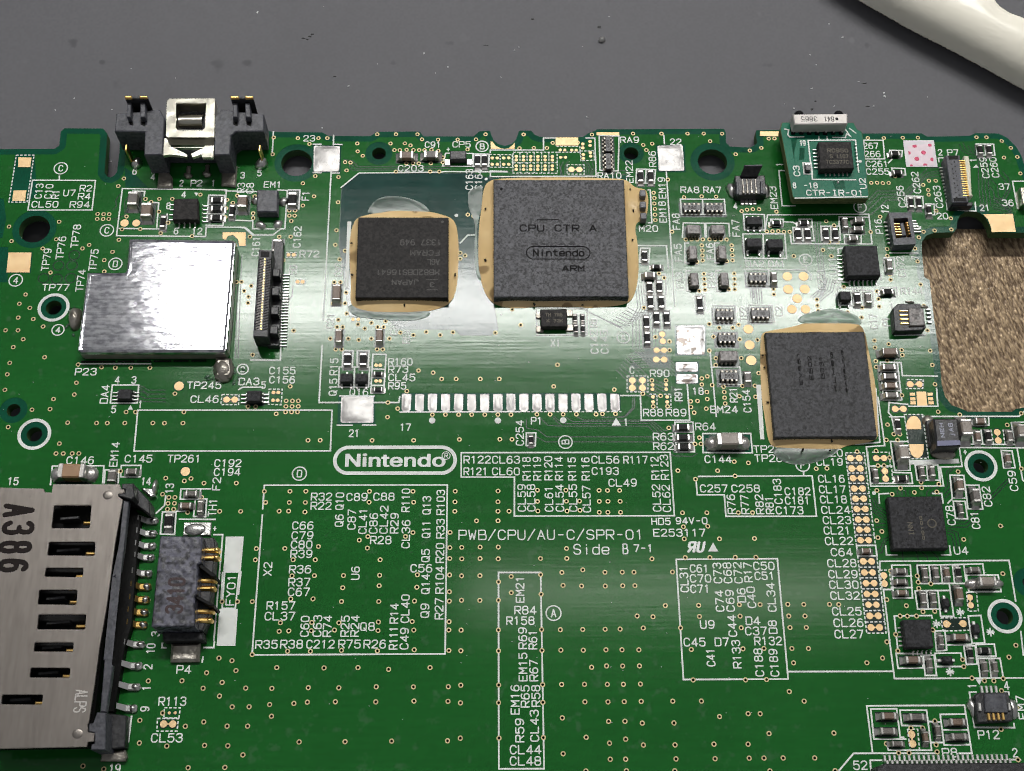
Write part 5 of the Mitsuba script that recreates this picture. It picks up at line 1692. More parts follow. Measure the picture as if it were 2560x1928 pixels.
film([(-1.175,1.515),(-1.156,1.575),(-1.127,1.629),(-1.077,1.674),(-0.974,1.696),(-0.848,1.678),(-0.733,1.630),(-0.660,1.562),(-0.659,1.505)])
film([(-1.295,0.702),(-1.280,0.635),(-1.241,0.602),(-1.181,0.580),(-0.891,0.552),(-0.702,0.563),(-0.614,0.625),(-0.744,0.658),(-1.144,0.663)])
film([(-0.350,1.698),(-0.345,1.746),(-0.298,1.759),(-0.225,1.820),(-0.235,1.578),(-0.261,1.482),(-0.276,1.340),(-0.270,1.165),(-0.260,0.992),(-0.224,0.912),(-0.254,0.906),(-0.285,0.992),(-0.296,1.223),(-0.286,1.387),(-0.302,1.482),(-0.344,1.578)])
film([(2.256,0.533),(2.288,0.600),(2.413,0.639),(2.558,0.671),(2.695,0.628),(2.770,0.578),(2.788,0.517),(2.541,0.516)])
film([(1.951,-0.498),(1.999,-0.610),(2.128,-0.661),(2.284,-0.641),(2.425,-0.580),(2.504,-0.519),(2.433,-0.509)])
for i, (x, y) in enumerate([(-1.282,1.232),(-1.267,0.944),(-0.447,0.945),(-0.204,1.554),(-0.844,0.676),(1.003,1.540),(0.985,1.267),(0.201,0.720),(0.180,0.684),(0.562,0.677),(0.986,1.741),(-0.206,1.078),(1.961,0.138),(1.961,-0.155),(2.138,-0.457),(1.955,0.241),(2.422,-0.473),(2.195,-0.544),(2.399,-0.550)]):
    add(BD + '__burnt_speck', blob(x, y, .03, .009, .006 + .004 * (i % 3), .02, i, .3, 7), 'ink', True)

# ------------------------------------------------------------------ power connector at the top left
n = key(BD + '__power_connector')
S = 'slate_plastic'
scene[n] = mikit.ply((lambda m: (world(m[0]), m[1]))(cat([bev([(-3.213,2.284),(-2.864,2.327),(-2.817,2.243),(-2.800,1.891),(-2.946,1.888),(-2.964,2.108),(-3.207,2.113)], .03, .3, .008), bev([(-2.367,2.329),(-2.014,2.284),(-2.003,2.118),(-2.227,2.113),(-2.265,2.074),(-2.261,1.893),(-2.388,1.890),(-2.417,2.245)], .03, .3, .008),
    bev([(-2.833,1.993),(-2.416,1.995),(-2.442,2.315),(-2.864,2.313)], .02, .2, .006)])), S)
labels[n] = {'label': 'black power connector with a metal shell and two sprung contact arms'}
for s in ([(-3.123,2.368),(-2.940,2.369),(-2.934,2.347),(-3.118,2.346)], [(-2.274,2.373),(-2.090,2.374),(-2.084,2.351),(-2.268,2.350)]):
    sub(n, 'rear_wall', bev(s, .1, .415, .006), 'black_plastic')
for s in ([(-3.122,2.368),(-3.065,2.369),(-3.060,2.344),(-3.117,2.344)], [(-3.004,2.369),(-2.940,2.369),(-2.936,2.347),(-2.999,2.347)], [(-2.272,2.370),(-2.204,2.373),(-2.199,2.349),(-2.266,2.346)], [(-2.153,2.373),(-2.088,2.371),(-2.084,2.349),(-2.148,2.349)]):
    sub(n, 'gold_contact', bev(s, .405, .43, .006), 'gold_bright')
for s in ([(-3.115,2.346),(-3.081,2.346),(-3.070,2.203),(-3.102,2.203)], [(-3.008,2.347),(-2.970,2.347),(-2.952,2.203),(-2.993,2.203)], [(-2.256,2.344),(-2.222,2.345),(-2.212,2.207),(-2.248,2.207)], [(-2.160,2.345),(-2.123,2.345),(-2.103,2.207),(-2.146,2.207)]):
    sub(n, 'rib', bev(s, .1, .37, .005), S)
for s in ([(-3.121,2.245),(-3.089,2.245),(-3.057,2.167),(-3.091,2.177)], [(-3.014,2.246),(-2.975,2.246),(-2.966,2.158),(-3.002,2.177)], [(-2.261,2.249),(-2.227,2.249),(-2.217,2.163),(-2.256,2.180)], [(-2.160,2.250),(-2.117,2.250),(-2.108,2.161),(-2.145,2.181)]):
    sub(n, 'slot', bev(s, .29, .3025, .001), 'black')
frame = Polygon([(-2.788,2.403),(-2.415,2.408),(-2.390,2.032),(-2.442,2.028),(-2.757,2.027),(-2.779,2.045),(-2.802,2.375)]).difference(Polygon([(-2.725,2.357),(-2.482,2.358),(-2.472,2.119),(-2.499,2.092),(-2.682,2.091),(-2.706,2.118)]).buffer(.01).buffer(-.01))
sub(n, 'metal_shell', cat([slab(frame.buffer(-.004), .325, .342), slab(frame, .22, .3385)]), 'nickel', label='scuffed silvery metal shell')
tv = []
P = np.array([(-2.708,2.310),(-2.527,2.311),(-2.518,2.196),(-2.697,2.195)]); xa, xb, ya, yb_ = P[:, 0].min(), P[:, 0].max(), P[:, 1].min(), P[:, 1].max()
rs = [np.array([[xx, (ya + yb_) / 2 + (yb_ - ya) / 2 * math.cos(t), .235 + .05 * math.sin(t)] for t in np.linspace(-.2, math.pi + .2, 14)]) for xx in (xb, xa)]
gv = np.vstack(rs); gf = []
for i in range(13): gf += [[i, i + 1, 14 + i + 1], [i, 14 + i + 1, 14 + i]]
sub(n, 'spring_roll', (gv, np.array(gf)), 'nickel', True)
sub(n, 'recess', bev([(-2.757,2.428),(-2.506,2.430),(-2.493,2.157),(-2.730,2.156)], .1, .225, .002), 'black_plastic')
ap = Polygon([(-2.778,2.141),(-2.414,2.143),(-2.406,2.067),(-2.398,1.886),(-2.485,1.885),(-2.497,1.912),(-2.566,1.885),(-2.579,1.918),(-2.531,1.948),(-2.482,1.972),(-2.727,1.977),(-2.609,1.911),(-2.609,1.885),(-2.648,1.899),(-2.746,1.911),(-2.816,1.899),(-2.822,2.062),(-2.771,2.068)]).buffer(0).difference(Polygon([(-2.750,2.001),(-2.477,2.002),(-2.478,1.982),(-2.746,1.981)]))
sub(n, 'apron', slab(ap, .24, .272), 'nickel')
for b, r, m in zip([(-3.085,1.994),(-2.059,1.995)], ((.05, .045), (.06, .05)), ('solder', 'solder')): sub(n, 'solder_joint', blob(*b, 0, *r, .06, 3, .2, 14), m, True)
for b in ([(-2.896,1.952),(-2.854,1.964),(-2.779,1.854),(-2.767,1.760),(-2.893,1.759)], [(-2.380,1.963),(-2.255,1.966),(-2.254,1.765),(-2.372,1.777)]): sub(n, 'solder_tab', bev(b, 0, .03, .01), 'dull_solder')
for b in [(-2.655,1.910),(-2.503,1.923)]: sub(n, 'pin', cat([cbox(*b, .035, .12, 0, .02, .006), blob(b[0], b[1] - .03, 0, .035, .03, .03, 8, .2)]), 'dull_solder', True)
for b in [(-3.131,2.026),(-2.048,2.025)]: sub(n, 'side_contact', cbox(*b, .018, .06, .02, .2, .004), 'gold_bright')

# ------------------------------------------------------------------ shield can
SH = [(-3.036,1.216),(-2.209,1.204),(-2.185,1.175),(-2.184,0.248),(-2.201,0.216),(-3.294,0.215),(-3.323,0.237),(-3.329,0.912),(-3.038,0.913),(-3.023,0.938)]
n = key(BD + '__shield_can'); SHP = ccw(SH); v, f = loft([ring3(SHP, .100), ring3(SHP, .118), ring3(offset(SHP, .006), .128), ring3(offset(SHP, .016), .131), ring3(offset(SHP, .024), .128), ring3(offset(SHP, .034), .127)])
scene[n] = mikit.ply((world(v), f), 'shield_metal', smooth=35); labels[n] = {'label': 'shiny brushed metal shield can with a stepped corner'}
sub(n, 'side_wall', loft([ring3(offset(SHP, .003), .012), ring3(offset(SHP, .003), .102)]), 'shield_wall')
for b, r in (([(-2.222,0.120)][0], (.09, .09)), ([(-3.413,0.564)][0], (.06, .09))): sub(n, 'solder_tab', blob(*b, 0, *r, .075, 4, .12, 16), 'dull_solder', True)
sub(n, 'corner_tab', bev([(-2.286,0.216),(-2.165,0.210),(-2.143,0.093),(-2.162,0.045),(-2.282,0.045),(-2.279,0.125)], 0, .06, .02), 'dull_solder')
P = [(-3.323,0.196),(-2.352,0.205)]
for a, b in ((.0, .27), (.29, .42), (.44, .555), (.575, .71), (.73, .85), (.87, .99)):
    A, B = np.array(P[0]), np.array(P[1]); p, q = A + (B - A) * a, A + (B - A) * b
    sub(n, 'skirt_slot', bev(np.array([p + [0, -.008], q + [0, -.008], q + [0, .004], p + [0, .004]]), .012, .02, .002), 'black')

# ------------------------------------------------------------------ tall ribbon connector beside the shield
n = key(BD + '__display_connector')
B_ = [(-1.988,1.079),(-1.882,1.074),(-1.865,0.317),(-1.981,0.323)]; v, f = bev(B_, .02, .2, .006)
scene[n] = mikit.ply((world(v), f), 'black_plastic'); labels[n] = {'label': 'tall narrow black connector with a row of gold contacts'}
q = np.array(B_); TL, TR, BR, BL = q
def on(u_, v_): return (TL * (1 - u_) + TR * u_) * (1 - v_) + (BL * (1 - u_) + BR * u_) * v_
sub(n, 'insert', bev([on(.14, .93), on(.62, .93), on(.62, .1), on(.14, .1)], .19, .2035, .002), 'filter_body')
ms, mt = [], []
for i in range(27):
    t = .10 + .83 * (i + .5) / 27
    mt.append(cbox(*on(.50, t), .014, .012, .2, .2065, .002)); ms.append(cbox(*on(.24, t), .04, .009, .2, .2065, .002, .35)); ms.append(cbox(*on(.80, t), .045, .010, .198, .2035, .002, .35))
sub(n, 'gold_contacts', cat(mt), 'gold_bright', kind='stuff'); sub(n, 'grooves', cat(ms), 'black', kind='stuff')
sub(n, 'pocket', bev([on(.16, .085), on(.8, .085), on(.8, .02), on(.16, .02)], .19, .2025, .001), 'black')
a = [(-1.825,0.956),(-1.811,0.332),(-2.023,0.847),(-2.024,0.359)]
sub(n, 'leads', cat(edge_pins(a[0], a[1], 25, (.06, 0), .010, .014, .03)), 'lead', kind='stuff')
sub(n, 'flank', bev([(-1.899,1.232),(-1.823,1.226),(-1.802,0.310),(-1.893,0.310)], 0, .06, .004), 'black_plastic')
for t in (.18, .4, .62, .84): sub(n, 'buttress', bev([on(1.0, t), on(1.55, t), on(1.55, t + .09), on(1.0, t + .09)], .02, .15, .006), 'black_plastic')

# ------------------------------------------------------------------ memory card slot at the left edge
n = key(BD + '__card_slot')
LID = Polygon([(-3.799,-0.913),(-3.378,-0.926),(-3.368,-0.952),(-3.317,-0.955),(-3.316,-0.891),(-2.839,-0.893),(-2.826,-0.927),(-2.799,-0.930),(-2.800,-0.956),(-2.844,-0.970),(-2.832,-0.991),(-2.805,-1.008),(-2.824,-1.346),(-2.827,-1.593),(-2.832,-1.817),(-2.847,-2.068),(-2.851,-2.325),(-2.859,-2.577),(-2.866,-2.585),(-2.858,-2.636),(-2.813,-2.643),(-2.812,-2.696),(-2.850,-2.700),(-2.853,-2.731),(-3.523,-2.742)])
WIN = [[(-3.289,-1.050),(-3.022,-1.050),(-3.014,-1.222),(-3.285,-1.221)], [(-3.289,-1.321),(-2.963,-1.322),(-2.955,-1.424),(-3.288,-1.420)], [(-3.286,-1.509),(-3.022,-1.510),(-3.021,-1.577),(-3.287,-1.573)], [(-3.311,-1.666),(-3.045,-1.667),(-3.040,-1.774),(-3.308,-1.770)], [(-3.292,-1.839),(-2.964,-1.840),(-2.959,-1.946),(-3.288,-1.943)],
       [(-3.293,-2.033),(-3.025,-2.034),(-3.023,-2.099),(-3.290,-2.096)], [(-3.296,-2.206),(-3.027,-2.208),(-3.024,-2.275),(-3.294,-2.272)], [(-3.462,-2.386),(-3.187,-2.387),(-3.185,-2.454),(-3.459,-2.450)]]
lid = LID.buffer(0)
for w in WIN: lid = lid.difference(Polygon(w).buffer(-.012).buffer(.012))
m1 = cat([slab(lid.buffer(-.003), .277, .28), slab(lid, .255, .277)])
scene[n] = mikit.ply((world(m1[0]), m1[1]), 'slot_metal'); labels[n] = {'label': 'flat metal memory card slot with dark windows and a row of side pins'}
sub(n, 'side_wall', bev([(-3.823,-0.941),(-2.867,-0.953),(-2.874,-2.706),(-3.555,-2.714)], .0, .12, .003), 'black')
for i, w in enumerate(WIN):
    w = np.array(w); c = w.mean(0); L = w[1] - w[0]; r = w[2] * .65 + w[1] * .35
    sub(n, 'contact_finger', cat([bev([r - L * .26 + [0, .012], r - L * .04 + [0, .012], r - L * .04 - [0, .012], r - L * .26 - [0, .012]], .19, .22, .008)]), 'gold_bright')
    if i != 2: sub(n, 'inner_ridge', bev([c + [-abs(L[0]) * .4, .02], c + [abs(L[0]) * .1, .03], c + [abs(L[0]) * .1, .01], c + [-abs(L[0]) * .4, 0]], .12, .2, .004), 'black_plastic')
sub(n, 'plastic_rail', bev([(-2.808,-0.998),(-2.766,-1.010),(-2.765,-1.365),(-2.773,-1.530),(-2.812,-1.567),(-2.773,-1.582),(-2.775,-2.018),(-2.789,-2.140),(-2.805,-2.148),(-2.751,-2.185),(-2.750,-2.254),(-2.759,-2.499),(-2.800,-2.499),(-2.811,-2.148),(-2.803,-2.027),(-2.805,-1.585),(-2.805,-1.309)], .20, .25, .006), 'slate_plastic')
sub(n, 'top_latch', bev([(-2.823,-0.892),(-2.737,-0.889),(-2.720,-0.988),(-2.738,-1.011),(-2.840,-0.983),(-2.837,-0.968),(-2.792,-0.962),(-2.791,-0.935),(-2.817,-0.930)], .02, .29, .006), 'black_plastic')
sub(n, 'top_latch', bev([(-2.774,-0.848),(-2.646,-0.979),(-2.630,-1.084),(-2.783,-0.978)], .0, .16, .006), 'black_plastic')
sub(n, 'end_block', bev([(-2.818,-2.503),(-2.756,-2.505),(-2.733,-2.749),(-2.831,-2.747),(-2.829,-2.714),(-2.811,-2.706),(-2.817,-2.636),(-2.858,-2.632),(-2.864,-2.578),(-2.835,-2.574)], .0, .26, .006), 'slate_plastic')
sub(n, 'end_block', bev([(-2.802,-2.482),(-2.660,-2.499),(-2.650,-2.710),(-2.779,-2.726)], .0, .1, .006), 'black_plastic')
sub(n, 'pin_base', bev([(-2.833,-0.952),(-2.720,-1.068),(-2.714,-1.382),(-2.698,-1.869),(-2.730,-2.026),(-2.759,-2.470),(-2.807,-2.470),(-2.839,-1.724)], .0, .07, .006), 'black')
rows = [(640, 1245), (740, 1235), (838, 1228), (930, 1218), (1055, 1200), (1160, 1190), (1262, 1180), (1362, 1170), (1460, 1160), (1616, 1140), (1784, 1122), (1951, 1105), (2121, 1083)]
PINS = [[(-2.695,-1.088),(-2.608,-1.088)], [(-2.695,-1.184),(-2.607,-1.185)], [(-2.694,-1.278),(-2.604,-1.278)], [(-2.690,-1.365),(-2.605,-1.365)], [(-2.696,-1.483),(-2.609,-1.483)], [(-2.694,-1.580),(-2.608,-1.581)], [(-2.693,-1.675),(-2.608,-1.675)], [(-2.695,-1.766),(-2.608,-1.767)], [(-2.692,-1.855),(-2.607,-1.856)], [(-2.695,-1.996),(-2.611,-1.997)], [(-2.697,-2.146),(-2.611,-2.146)], [(-2.699,-2.292),(-2.611,-2.292)], [(-2.700,-2.439),(-2.615,-2.440)]]
for i, (a, b) in enumerate(PINS):
    a, b = np.array(a), np.array(b); c = (a + b) / 2; L = b[0] - a[0]
    gold = i in (5, 6, 7, 8)
    sub(n, 'contact_pin', cat([cbox(*c, L, .05, .004, .03, .008), loft([np.array([[a[0] - .05, a[1] + .03, .06], [a[0] - .05, a[1] - .008, .06], [a[0] + .005, a[1] - .022, .012], [a[0] + .005, a[1] + .022, .012]]), np.array([[a[0] - .045, a[1] + .03, .075], [a[0] - .045, a[1] - .008, .075], [a[0] + .01, a[1] - .022, .03], [a[0] + .01, a[1] + .022, .03]])])]), 'gold_bright' if gold else 'lead')
    sub(n, 'pin_solder', blob(c[0] + L * .15, c[1], .004, L * .42, .03, .036, i, .1, 12), 'solder', True)
sub(n, 'corner_foot', bev([(-2.751,-0.842),(-2.653,-0.845),(-2.638,-0.903),(-2.669,-0.915)], 0, .05, .01), 'solder')
sub(n, 'corner_foot', blob(*[(-2.656,-0.833)][0], 0, .03, .06, .05, 3, .2), 'solder', True)
sub(n, 'corner_foot', bev([(-2.817,-2.744),(-2.662,-2.720),(-2.643,-2.770),(-2.653,-2.795),(-2.820,-2.794)], 0, .05, .01), 'dull_solder', label='brownish solder foot at the lower corner of the card slot')
for s, b in (('A', [(-3.641,-1.040),(-3.421,-1.137)]), ('3', [(-3.627,-1.167),(-3.408,-1.268)]), ('8', [(-3.629,-1.314),(-3.407,-1.404)]), ('6', [(-3.613,-1.445),(-3.410,-1.541)])):
    mark(n, lettering(s, *np.mean(b, axis=0), .1, .215, -90, .03), .2812, 'stamped_dark', 'stamped_character') if False else None
    P_ = np.array(b); c = P_.mean(0); hgt, wid = abs(P_[1, 0] - P_[0, 0]), abs(P_[1, 1] - P_[0, 1])
    g = unary_union([LineString(np.c_[(q[:, 0] - 2) * (wid - .03) / 4, (q[:, 1] - 3) * (hgt - .03) / 6]).buffer(.018, quad_segs=2) for q in strokes(s)])
    mark(n, affinity.translate(affinity.rotate(g, -90, origin=(0, 0)), *c), .2812, 'stamped_dark', 'stamped_character')
mark(n, bbox_text('ALPS', [(-2.970,-2.354),(-2.888,-2.508)], 1, -90, .009), .2812, 'emboss', 'embossed_lettering')
mark(n, bbox_text('AL-4', [(-3.123,-2.324),(-3.055,-2.492)], 1, -90, .006), .2808, 'slot_metal', 'embossed_lettering')
for b in [(-2.914,-0.976),(-2.924,-2.646)]:
    sub(n, 'dimple', blob(*b, .279, .036, .034, .006, 2, .0, 18), 'slot_metal', True)

# ------------------------------------------------------------------ battery connector
n = key(BD + '__battery_connector')
m1 = bev([(-2.505,-1.285),(-2.208,-1.290),(-2.201,-1.474),(-2.222,-1.495),(-2.210,-1.703),(-2.224,-1.726),(-2.203,-1.935),(-2.502,-1.931)], .05, .3, .008); scene[n] = mikit.ply((world(m1[0]), m1[1]), 'mottled_plastic')
labels[n] = {'label': 'mottled dark grey battery connector with three pairs of gold contacts'}
sub(n, 'contact_side', bev([(-2.237,-1.256),(-2.156,-1.256),(-2.142,-1.313),(-2.145,-1.817),(-2.179,-1.930),(-2.228,-1.930)], .02, .16, .006), 'black_plastic')
sub(n, 'foot', bev([(-2.470,-1.929),(-2.187,-1.930),(-2.174,-1.988),(-2.455,-1.992)], .0, .12, .01), 'black_plastic')
for b in ([(-2.254,-1.477),(-2.214,-1.477),(-2.097,-1.561),(-2.104,-1.579),(-2.131,-1.570)], [(-2.260,-1.707),(-2.216,-1.707),(-2.088,-1.773),(-2.096,-1.786),(-2.132,-1.777)]):
    sub(n, 'divider', bev(b, .05, .27, .004), 'black')
for b in ([(-2.224,-1.336),(-2.107,-1.334),(-2.101,-1.370),(-2.225,-1.371)], [(-2.228,-1.395),(-2.105,-1.392),(-2.100,-1.423),(-2.221,-1.427)], [(-2.231,-1.561),(-2.109,-1.559),(-2.107,-1.589),(-2.229,-1.591)], [(-2.231,-1.616),(-2.111,-1.614),(-2.108,-1.646),(-2.228,-1.650)], [(-2.236,-1.782),(-2.109,-1.780),(-2.107,-1.809),(-2.233,-1.812)], [(-2.233,-1.845),(-2.113,-1.842),(-2.112,-1.872),(-2.231,-1.875)]):
    b = np.array(b); c = b.mean(0); L = np.ptp(b[:, 0]); W_ = np.ptp(b[:, 1])
    sub(n, 'gold_contact', cat([cbox(*c, L, W_, .12, .18, .012), blob(c[0] + L * .3, c[1], .17, L * .16, W_ * .45, .016, 1, 0, 10)]), 'gold_bright')
mark(n, bbox_text('3410', [(-2.429,-1.586),(-2.285,-1.845)], .8, 90, .02), .3008, 'maroon_ink')
sub(n, 'solder_tab', cat([bev([(-2.415,-1.097),(-2.214,-1.097),(-2.211,-1.200),(-2.415,-1.200)], 0, .02, .006), blob(*[(-2.329,-1.155)][0], .01, .085, .05, .035, 2, .06, 16)]), 'solder', label='bright silver solder tab above the battery connector')
sub(n, 'solder_tab', bev([(-2.418,-1.995),(-2.214,-1.991),(-2.212,-2.122),(-2.414,-2.124)], 0, .05, .02), 'dull_solder', label='brownish solder tab below the battery connector')

# ------------------------------------------------------------------ raised infrared module
n = key(BD + '__infrared_module')
MP = Polygon([(2.258,2.292),(2.858,2.292),(2.877,2.227),(2.914,2.205),(2.917,2.142),(2.903,1.589),(2.891,1.562),(2.296,1.555),(2.280,1.575),(2.244,2.140),(2.236,2.226)]).buffer(.01).buffer(-.01)
m1 = slab(MP, .12, .1985); scene[n] = mikit.ply((world(m1[0]), m1[1]), 'module_edge'); labels[n] = {'label': 'small raised green daughter board with a silver receiver on its far edge'}
sub(n, 'solder_mask', sheet(MP.buffer(-.004), .2), 'module_green')
sub(n, 'socket', bev([(2.395,2.170),(2.884,2.172),(2.884,1.717),(2.383,1.715)], 0., .121, .01), 'black')
k2 = key(n + '__chip'); m1 = bev([(2.518,2.050),(2.786,2.053),(2.783,1.796),(2.506,1.789)], .205, .28, .005); scene[k2] = mikit.ply((world(m1[0]), m1[1]), 'mould_dark')
for s, b in (('R0950', [(2.581,1.983),(2.754,1.947)]), ('S 1107', [(2.596,1.928),(2.751,1.892)]), ('TC3377C', [(2.559,1.873),(2.747,1.838)])): mark(n, bbox_text(s, b, 1, 0, .007), .2808, 'brown_ink', 'chip_lettering')
a = [(2.531,2.017),(2.527,1.846),(2.567,1.810),(2.744,1.811),(2.833,2.068),(2.828,1.872)]
sub(n, 'chip_pins', cat([(v + [0, 0, .2], f) for v, f in edge_pins(a[0], a[1], 6, (-.05, 0), .012, .014, .04) + edge_pins(a[2], a[3], 6, (0, -.045), .012, .014, .04) + edge_pins(a[4], a[5], 7, (.02, 0), .012, .014, .04)]), 'lead', kind='stuff')
m1 = bev([(2.318,2.284),(2.772,2.293),(2.761,2.192),(2.324,2.183)], .215, .33, .008); sub(n, 'receiver', m1, 'header_metal', label='silver infrared receiver block')
for b in [(2.393,2.326),(2.722,2.328)]:
    sub(n, 'receiver_lens', blob(b[0], b[1] + .010, .24, .040, .034, .045, 1, 0, 16), 'black', True)
for s, b in (('841', [(2.570,2.260),(2.656,2.213)]), ('3865', [(2.381,2.259),(2.517,2.213)])): mark(n, bbox_text(s, b, 1, 180, .006), .3308, 'ink', 'receiver_lettering')
x, y = [(2.677,2.238)][0]; mark(n, Point(x, y).buffer(.013), .3308, 'black', 'receiver_dot')
for b in [(2.336,2.196),(2.407,2.196),(2.472,2.195),(2.538,2.194),(2.604,2.194),(2.670,2.196),(2.739,2.196)]:
    sub(n, 'receiver_pin', cat([cbox(*b, .035, .05, .2, .222, .004)]), 'black'); sub(n, 'receiver_joint', blob(b[0] + .005, b[1] - .005, .215, .012, .012, .014, 2, .1, 8), 'solder', True)
def mline(P, w=.0055): return LineString(P).buffer(w, cap_style='square', join_style='mitre')
ZM = .2035
for P in ([(2.457,2.113),(2.851,2.120),(2.842,1.811)], [(2.457,2.113),(2.456,1.737),(2.808,1.736)], [(2.394,1.897),(2.461,1.895),(2.461,1.788),(2.394,1.791),(2.394,1.897)], [(2.273,2.224),(2.306,2.217),(2.294,2.171),(2.307,2.146),(2.423,2.150)], [(2.779,2.223),(2.809,2.161),(2.784,2.179),(2.770,2.142),(2.665,2.144)], [(2.816,2.232),(2.859,2.189)], [(2.550,2.151),(2.546,2.114)], [(2.618,2.151),(2.619,2.114)], [(2.299,1.560),(2.885,1.577)]):
    mark(n, mline(P), ZM, 'silk', 'printed_line')
for s, b, r in (('C3', [(2.313,1.870),(2.355,1.767)], 90), ('8', [(2.289,1.707),(2.318,1.653)], 0), ('-18', [(2.375,1.707),(2.494,1.653)], 0), ('CTR-IR-01', [(2.391,1.639),(2.858,1.585)], 0), ('U2', [(2.843,1.753),(2.883,1.649)], 90), ('19', [(2.383,2.113),(2.436,2.064)], 0)):
    P_ = np.array(b); c = P_.mean(0); mark(n, lettering(s, *c, np.ptp(P_[:, 0 if r == 0 else 1]), .052, r, .009), ZM, 'silk', 'printed_lettering')
x, y = [(2.867,1.912)][0]; mark(n, Point(x, y).buffer(.013), ZM, 'silk', 'printed_dot')
for P in ([(2.316,2.127),(2.369,2.128),(2.330,1.992),(2.326,1.894)], [(2.381,2.041),(2.423,2.041),(2.407,1.931),(2.365,1.925)], [(2.620,1.726),(2.714,1.726),(2.716,1.654),(2.633,1.648)]):
    mark(n, Polygon(P), .2012, 'bare_mask', 'bare_patch')
x, y = [(2.662,1.712)][0]; sub(n, 'solder_dot', blob(x, y, .2, .014, .014, .012, 3, .1, 10), 'solder', True)
for b in [(2.420,1.837)]: sub(n, 'resistor', cbox(*b, .045, .07, .2, .24, .004), 'resistor_black'); sub(n, 'resistor_end', cbox(b[0], b[1] + .025, .05, .02, .2, .242, .003), 'terminal')

# ------------------------------------------------------------------ ribbon connectors on the right
n = key(BD + '__ribbon_connector')
m1 = bev([(3.614,2.028),(3.734,2.031),(3.742,1.577),(3.605,1.572)], .0, .12, .006); scene[n] = mikit.ply((world(m1[0]), m1[1]), 'slate_plastic'); labels[n] = {'label': 'grey ribbon connector with a cream locking bar near the top right'}
sub(n, 'locking_bar', bev([(3.778,2.041),(3.817,2.039),(3.818,1.940),(3.789,1.672),(3.799,1.657),(3.755,1.645),(3.759,1.720),(3.766,1.891)], .02, .1, .008), 'cream')
sub(n, 'pocket', bev([(3.634,2.022),(3.717,2.025),(3.717,1.988),(3.638,1.985)], .11, .1225, .001), 'black'); sub(n, 'pocket', bev([(3.622,1.616),(3.727,1.620),(3.727,1.586),(3.622,1.584)], .11, .1225, .001), 'black')
sub(n, 'end_wall', bev([(3.617,1.597),(3.796,1.602),(3.785,1.569),(3.617,1.563)], 0, .08, .004), 'black_plastic')
a = [(3.623,1.973),(3.637,1.660),(3.807,2.067),(3.792,1.709)]
LP = [np.array(a[0]) + (np.array(a[1]) - np.array(a[0])) * i / 10 for i in range(11)]
for p in LP: sub(n, 'lead', cat([cbox(p[0] - .0, p[1], .075, .014, 0, .022, .004), cbox(p[0] + .04, p[1] + .004, .03, .014, .01, .06, .003)]), 'lead')
sub(n, 'contacts', cat([cbox(*(np.array([(3.745,1.976)][0]) + (np.array([(3.730,1.641)][0]) - np.array([(3.745,1.976)][0])) * i / 15), .055, .009, .1, .123, .002) for i in range(16)]), 'gold_bright', kind='stuff')
sub(n, 'teeth', cat([cbox(*(np.array([(3.667,1.964)][0]) + (np.array([(3.660,1.623)][0]) - np.array([(3.667,1.964)][0])) * i / 15 + [(.012, -.012)[i % 2], 0]), .012, .014, .118, .1215, .002) for i in range(16)]), 'black', kind='stuff')

n = key(BD + '__board_connector')
o = Polygon([(3.078,1.490),(3.265,1.492),(3.264,1.198),(3.085,1.186)]); i_ = Polygon([(3.111,1.436),(3.230,1.440),(3.238,1.260),(3.108,1.251)])
m1 = slab(o.difference(i_), .0, .1); scene[n] = mikit.ply((world(m1[0]), m1[1]), 'slate_plastic'); labels[n] = {'label': 'small black board to board connector with gold contacts inside'}
sub(n, 'floor', slab(i_, .0, .03), 'black_plastic'); sub(n, 'centre_bar', bev([(3.167,1.407),(3.198,1.409),(3.207,1.289),(3.164,1.283)], .02, .08, .006), 'slate_plastic')
for k_ in range(5):
    for A, B in ([(3.116,1.395),(3.135,1.294)], [(3.230,1.407),(3.239,1.304)], [(3.147,1.395),(3.155,1.294)]):
        p = np.array(A) + (np.array(B) - np.array(A)) * k_ / 4; sub(n, 'gold_contact', cbox(*p, .035, .014, .02, .085, .004), 'gold_bright')
a = [(3.094,1.447),(3.101,1.252),(3.289,1.460),(3.312,1.359)]
for s, (A, B), c in ((-1, a[:2], 6), (1, a[2:], 5)):
    for k_ in range(c):
        p = np.array(A) + (np.array(B) - np.array(A)) * k_ / (c - 1); sub(n, 'lead', cbox(p[0] + s * .01, p[1], .06, .014, 0, .022, .003), 'lead')

n = key(BD + '__flap_connector')
m1 = bev([(3.011,0.628),(3.056,0.669),(3.082,0.673),(3.238,0.673),(3.255,0.462),(3.212,0.436),(3.036,0.429),(3.002,0.434)], .0, .08, .006); scene[n] = mikit.ply((world(m1[0]), m1[1]), 'black_plastic'); labels[n] = {'label': 'small four contact connector with a grey flap beside the cutout'}
sub(n, 'flap', bev([(3.130,0.621),(3.248,0.621),(3.242,0.471),(3.117,0.466)], .07, .1, .005), 'filter_body')
for b in [(3.092,0.603),(3.090,0.567),(3.089,0.531),(3.088,0.493)]: sub(n, 'gold_contact', cbox(*b, .075, .016, .07, .09, .004), 'gold_bright')
for b in [(3.316,0.651),(3.316,0.616),(3.314,0.579),(3.313,0.539)]: sub(n, 'lead', cbox(*b, .04, .014, 0, .02, .003), 'lead')
for b in [(3.183,0.721),(3.157,0.445),(3.289,0.680)]: sub(n, 'solder_joint', blob(*b, 0, .035, .014, .016, 7, .2, 12), 'dull_solder', True)

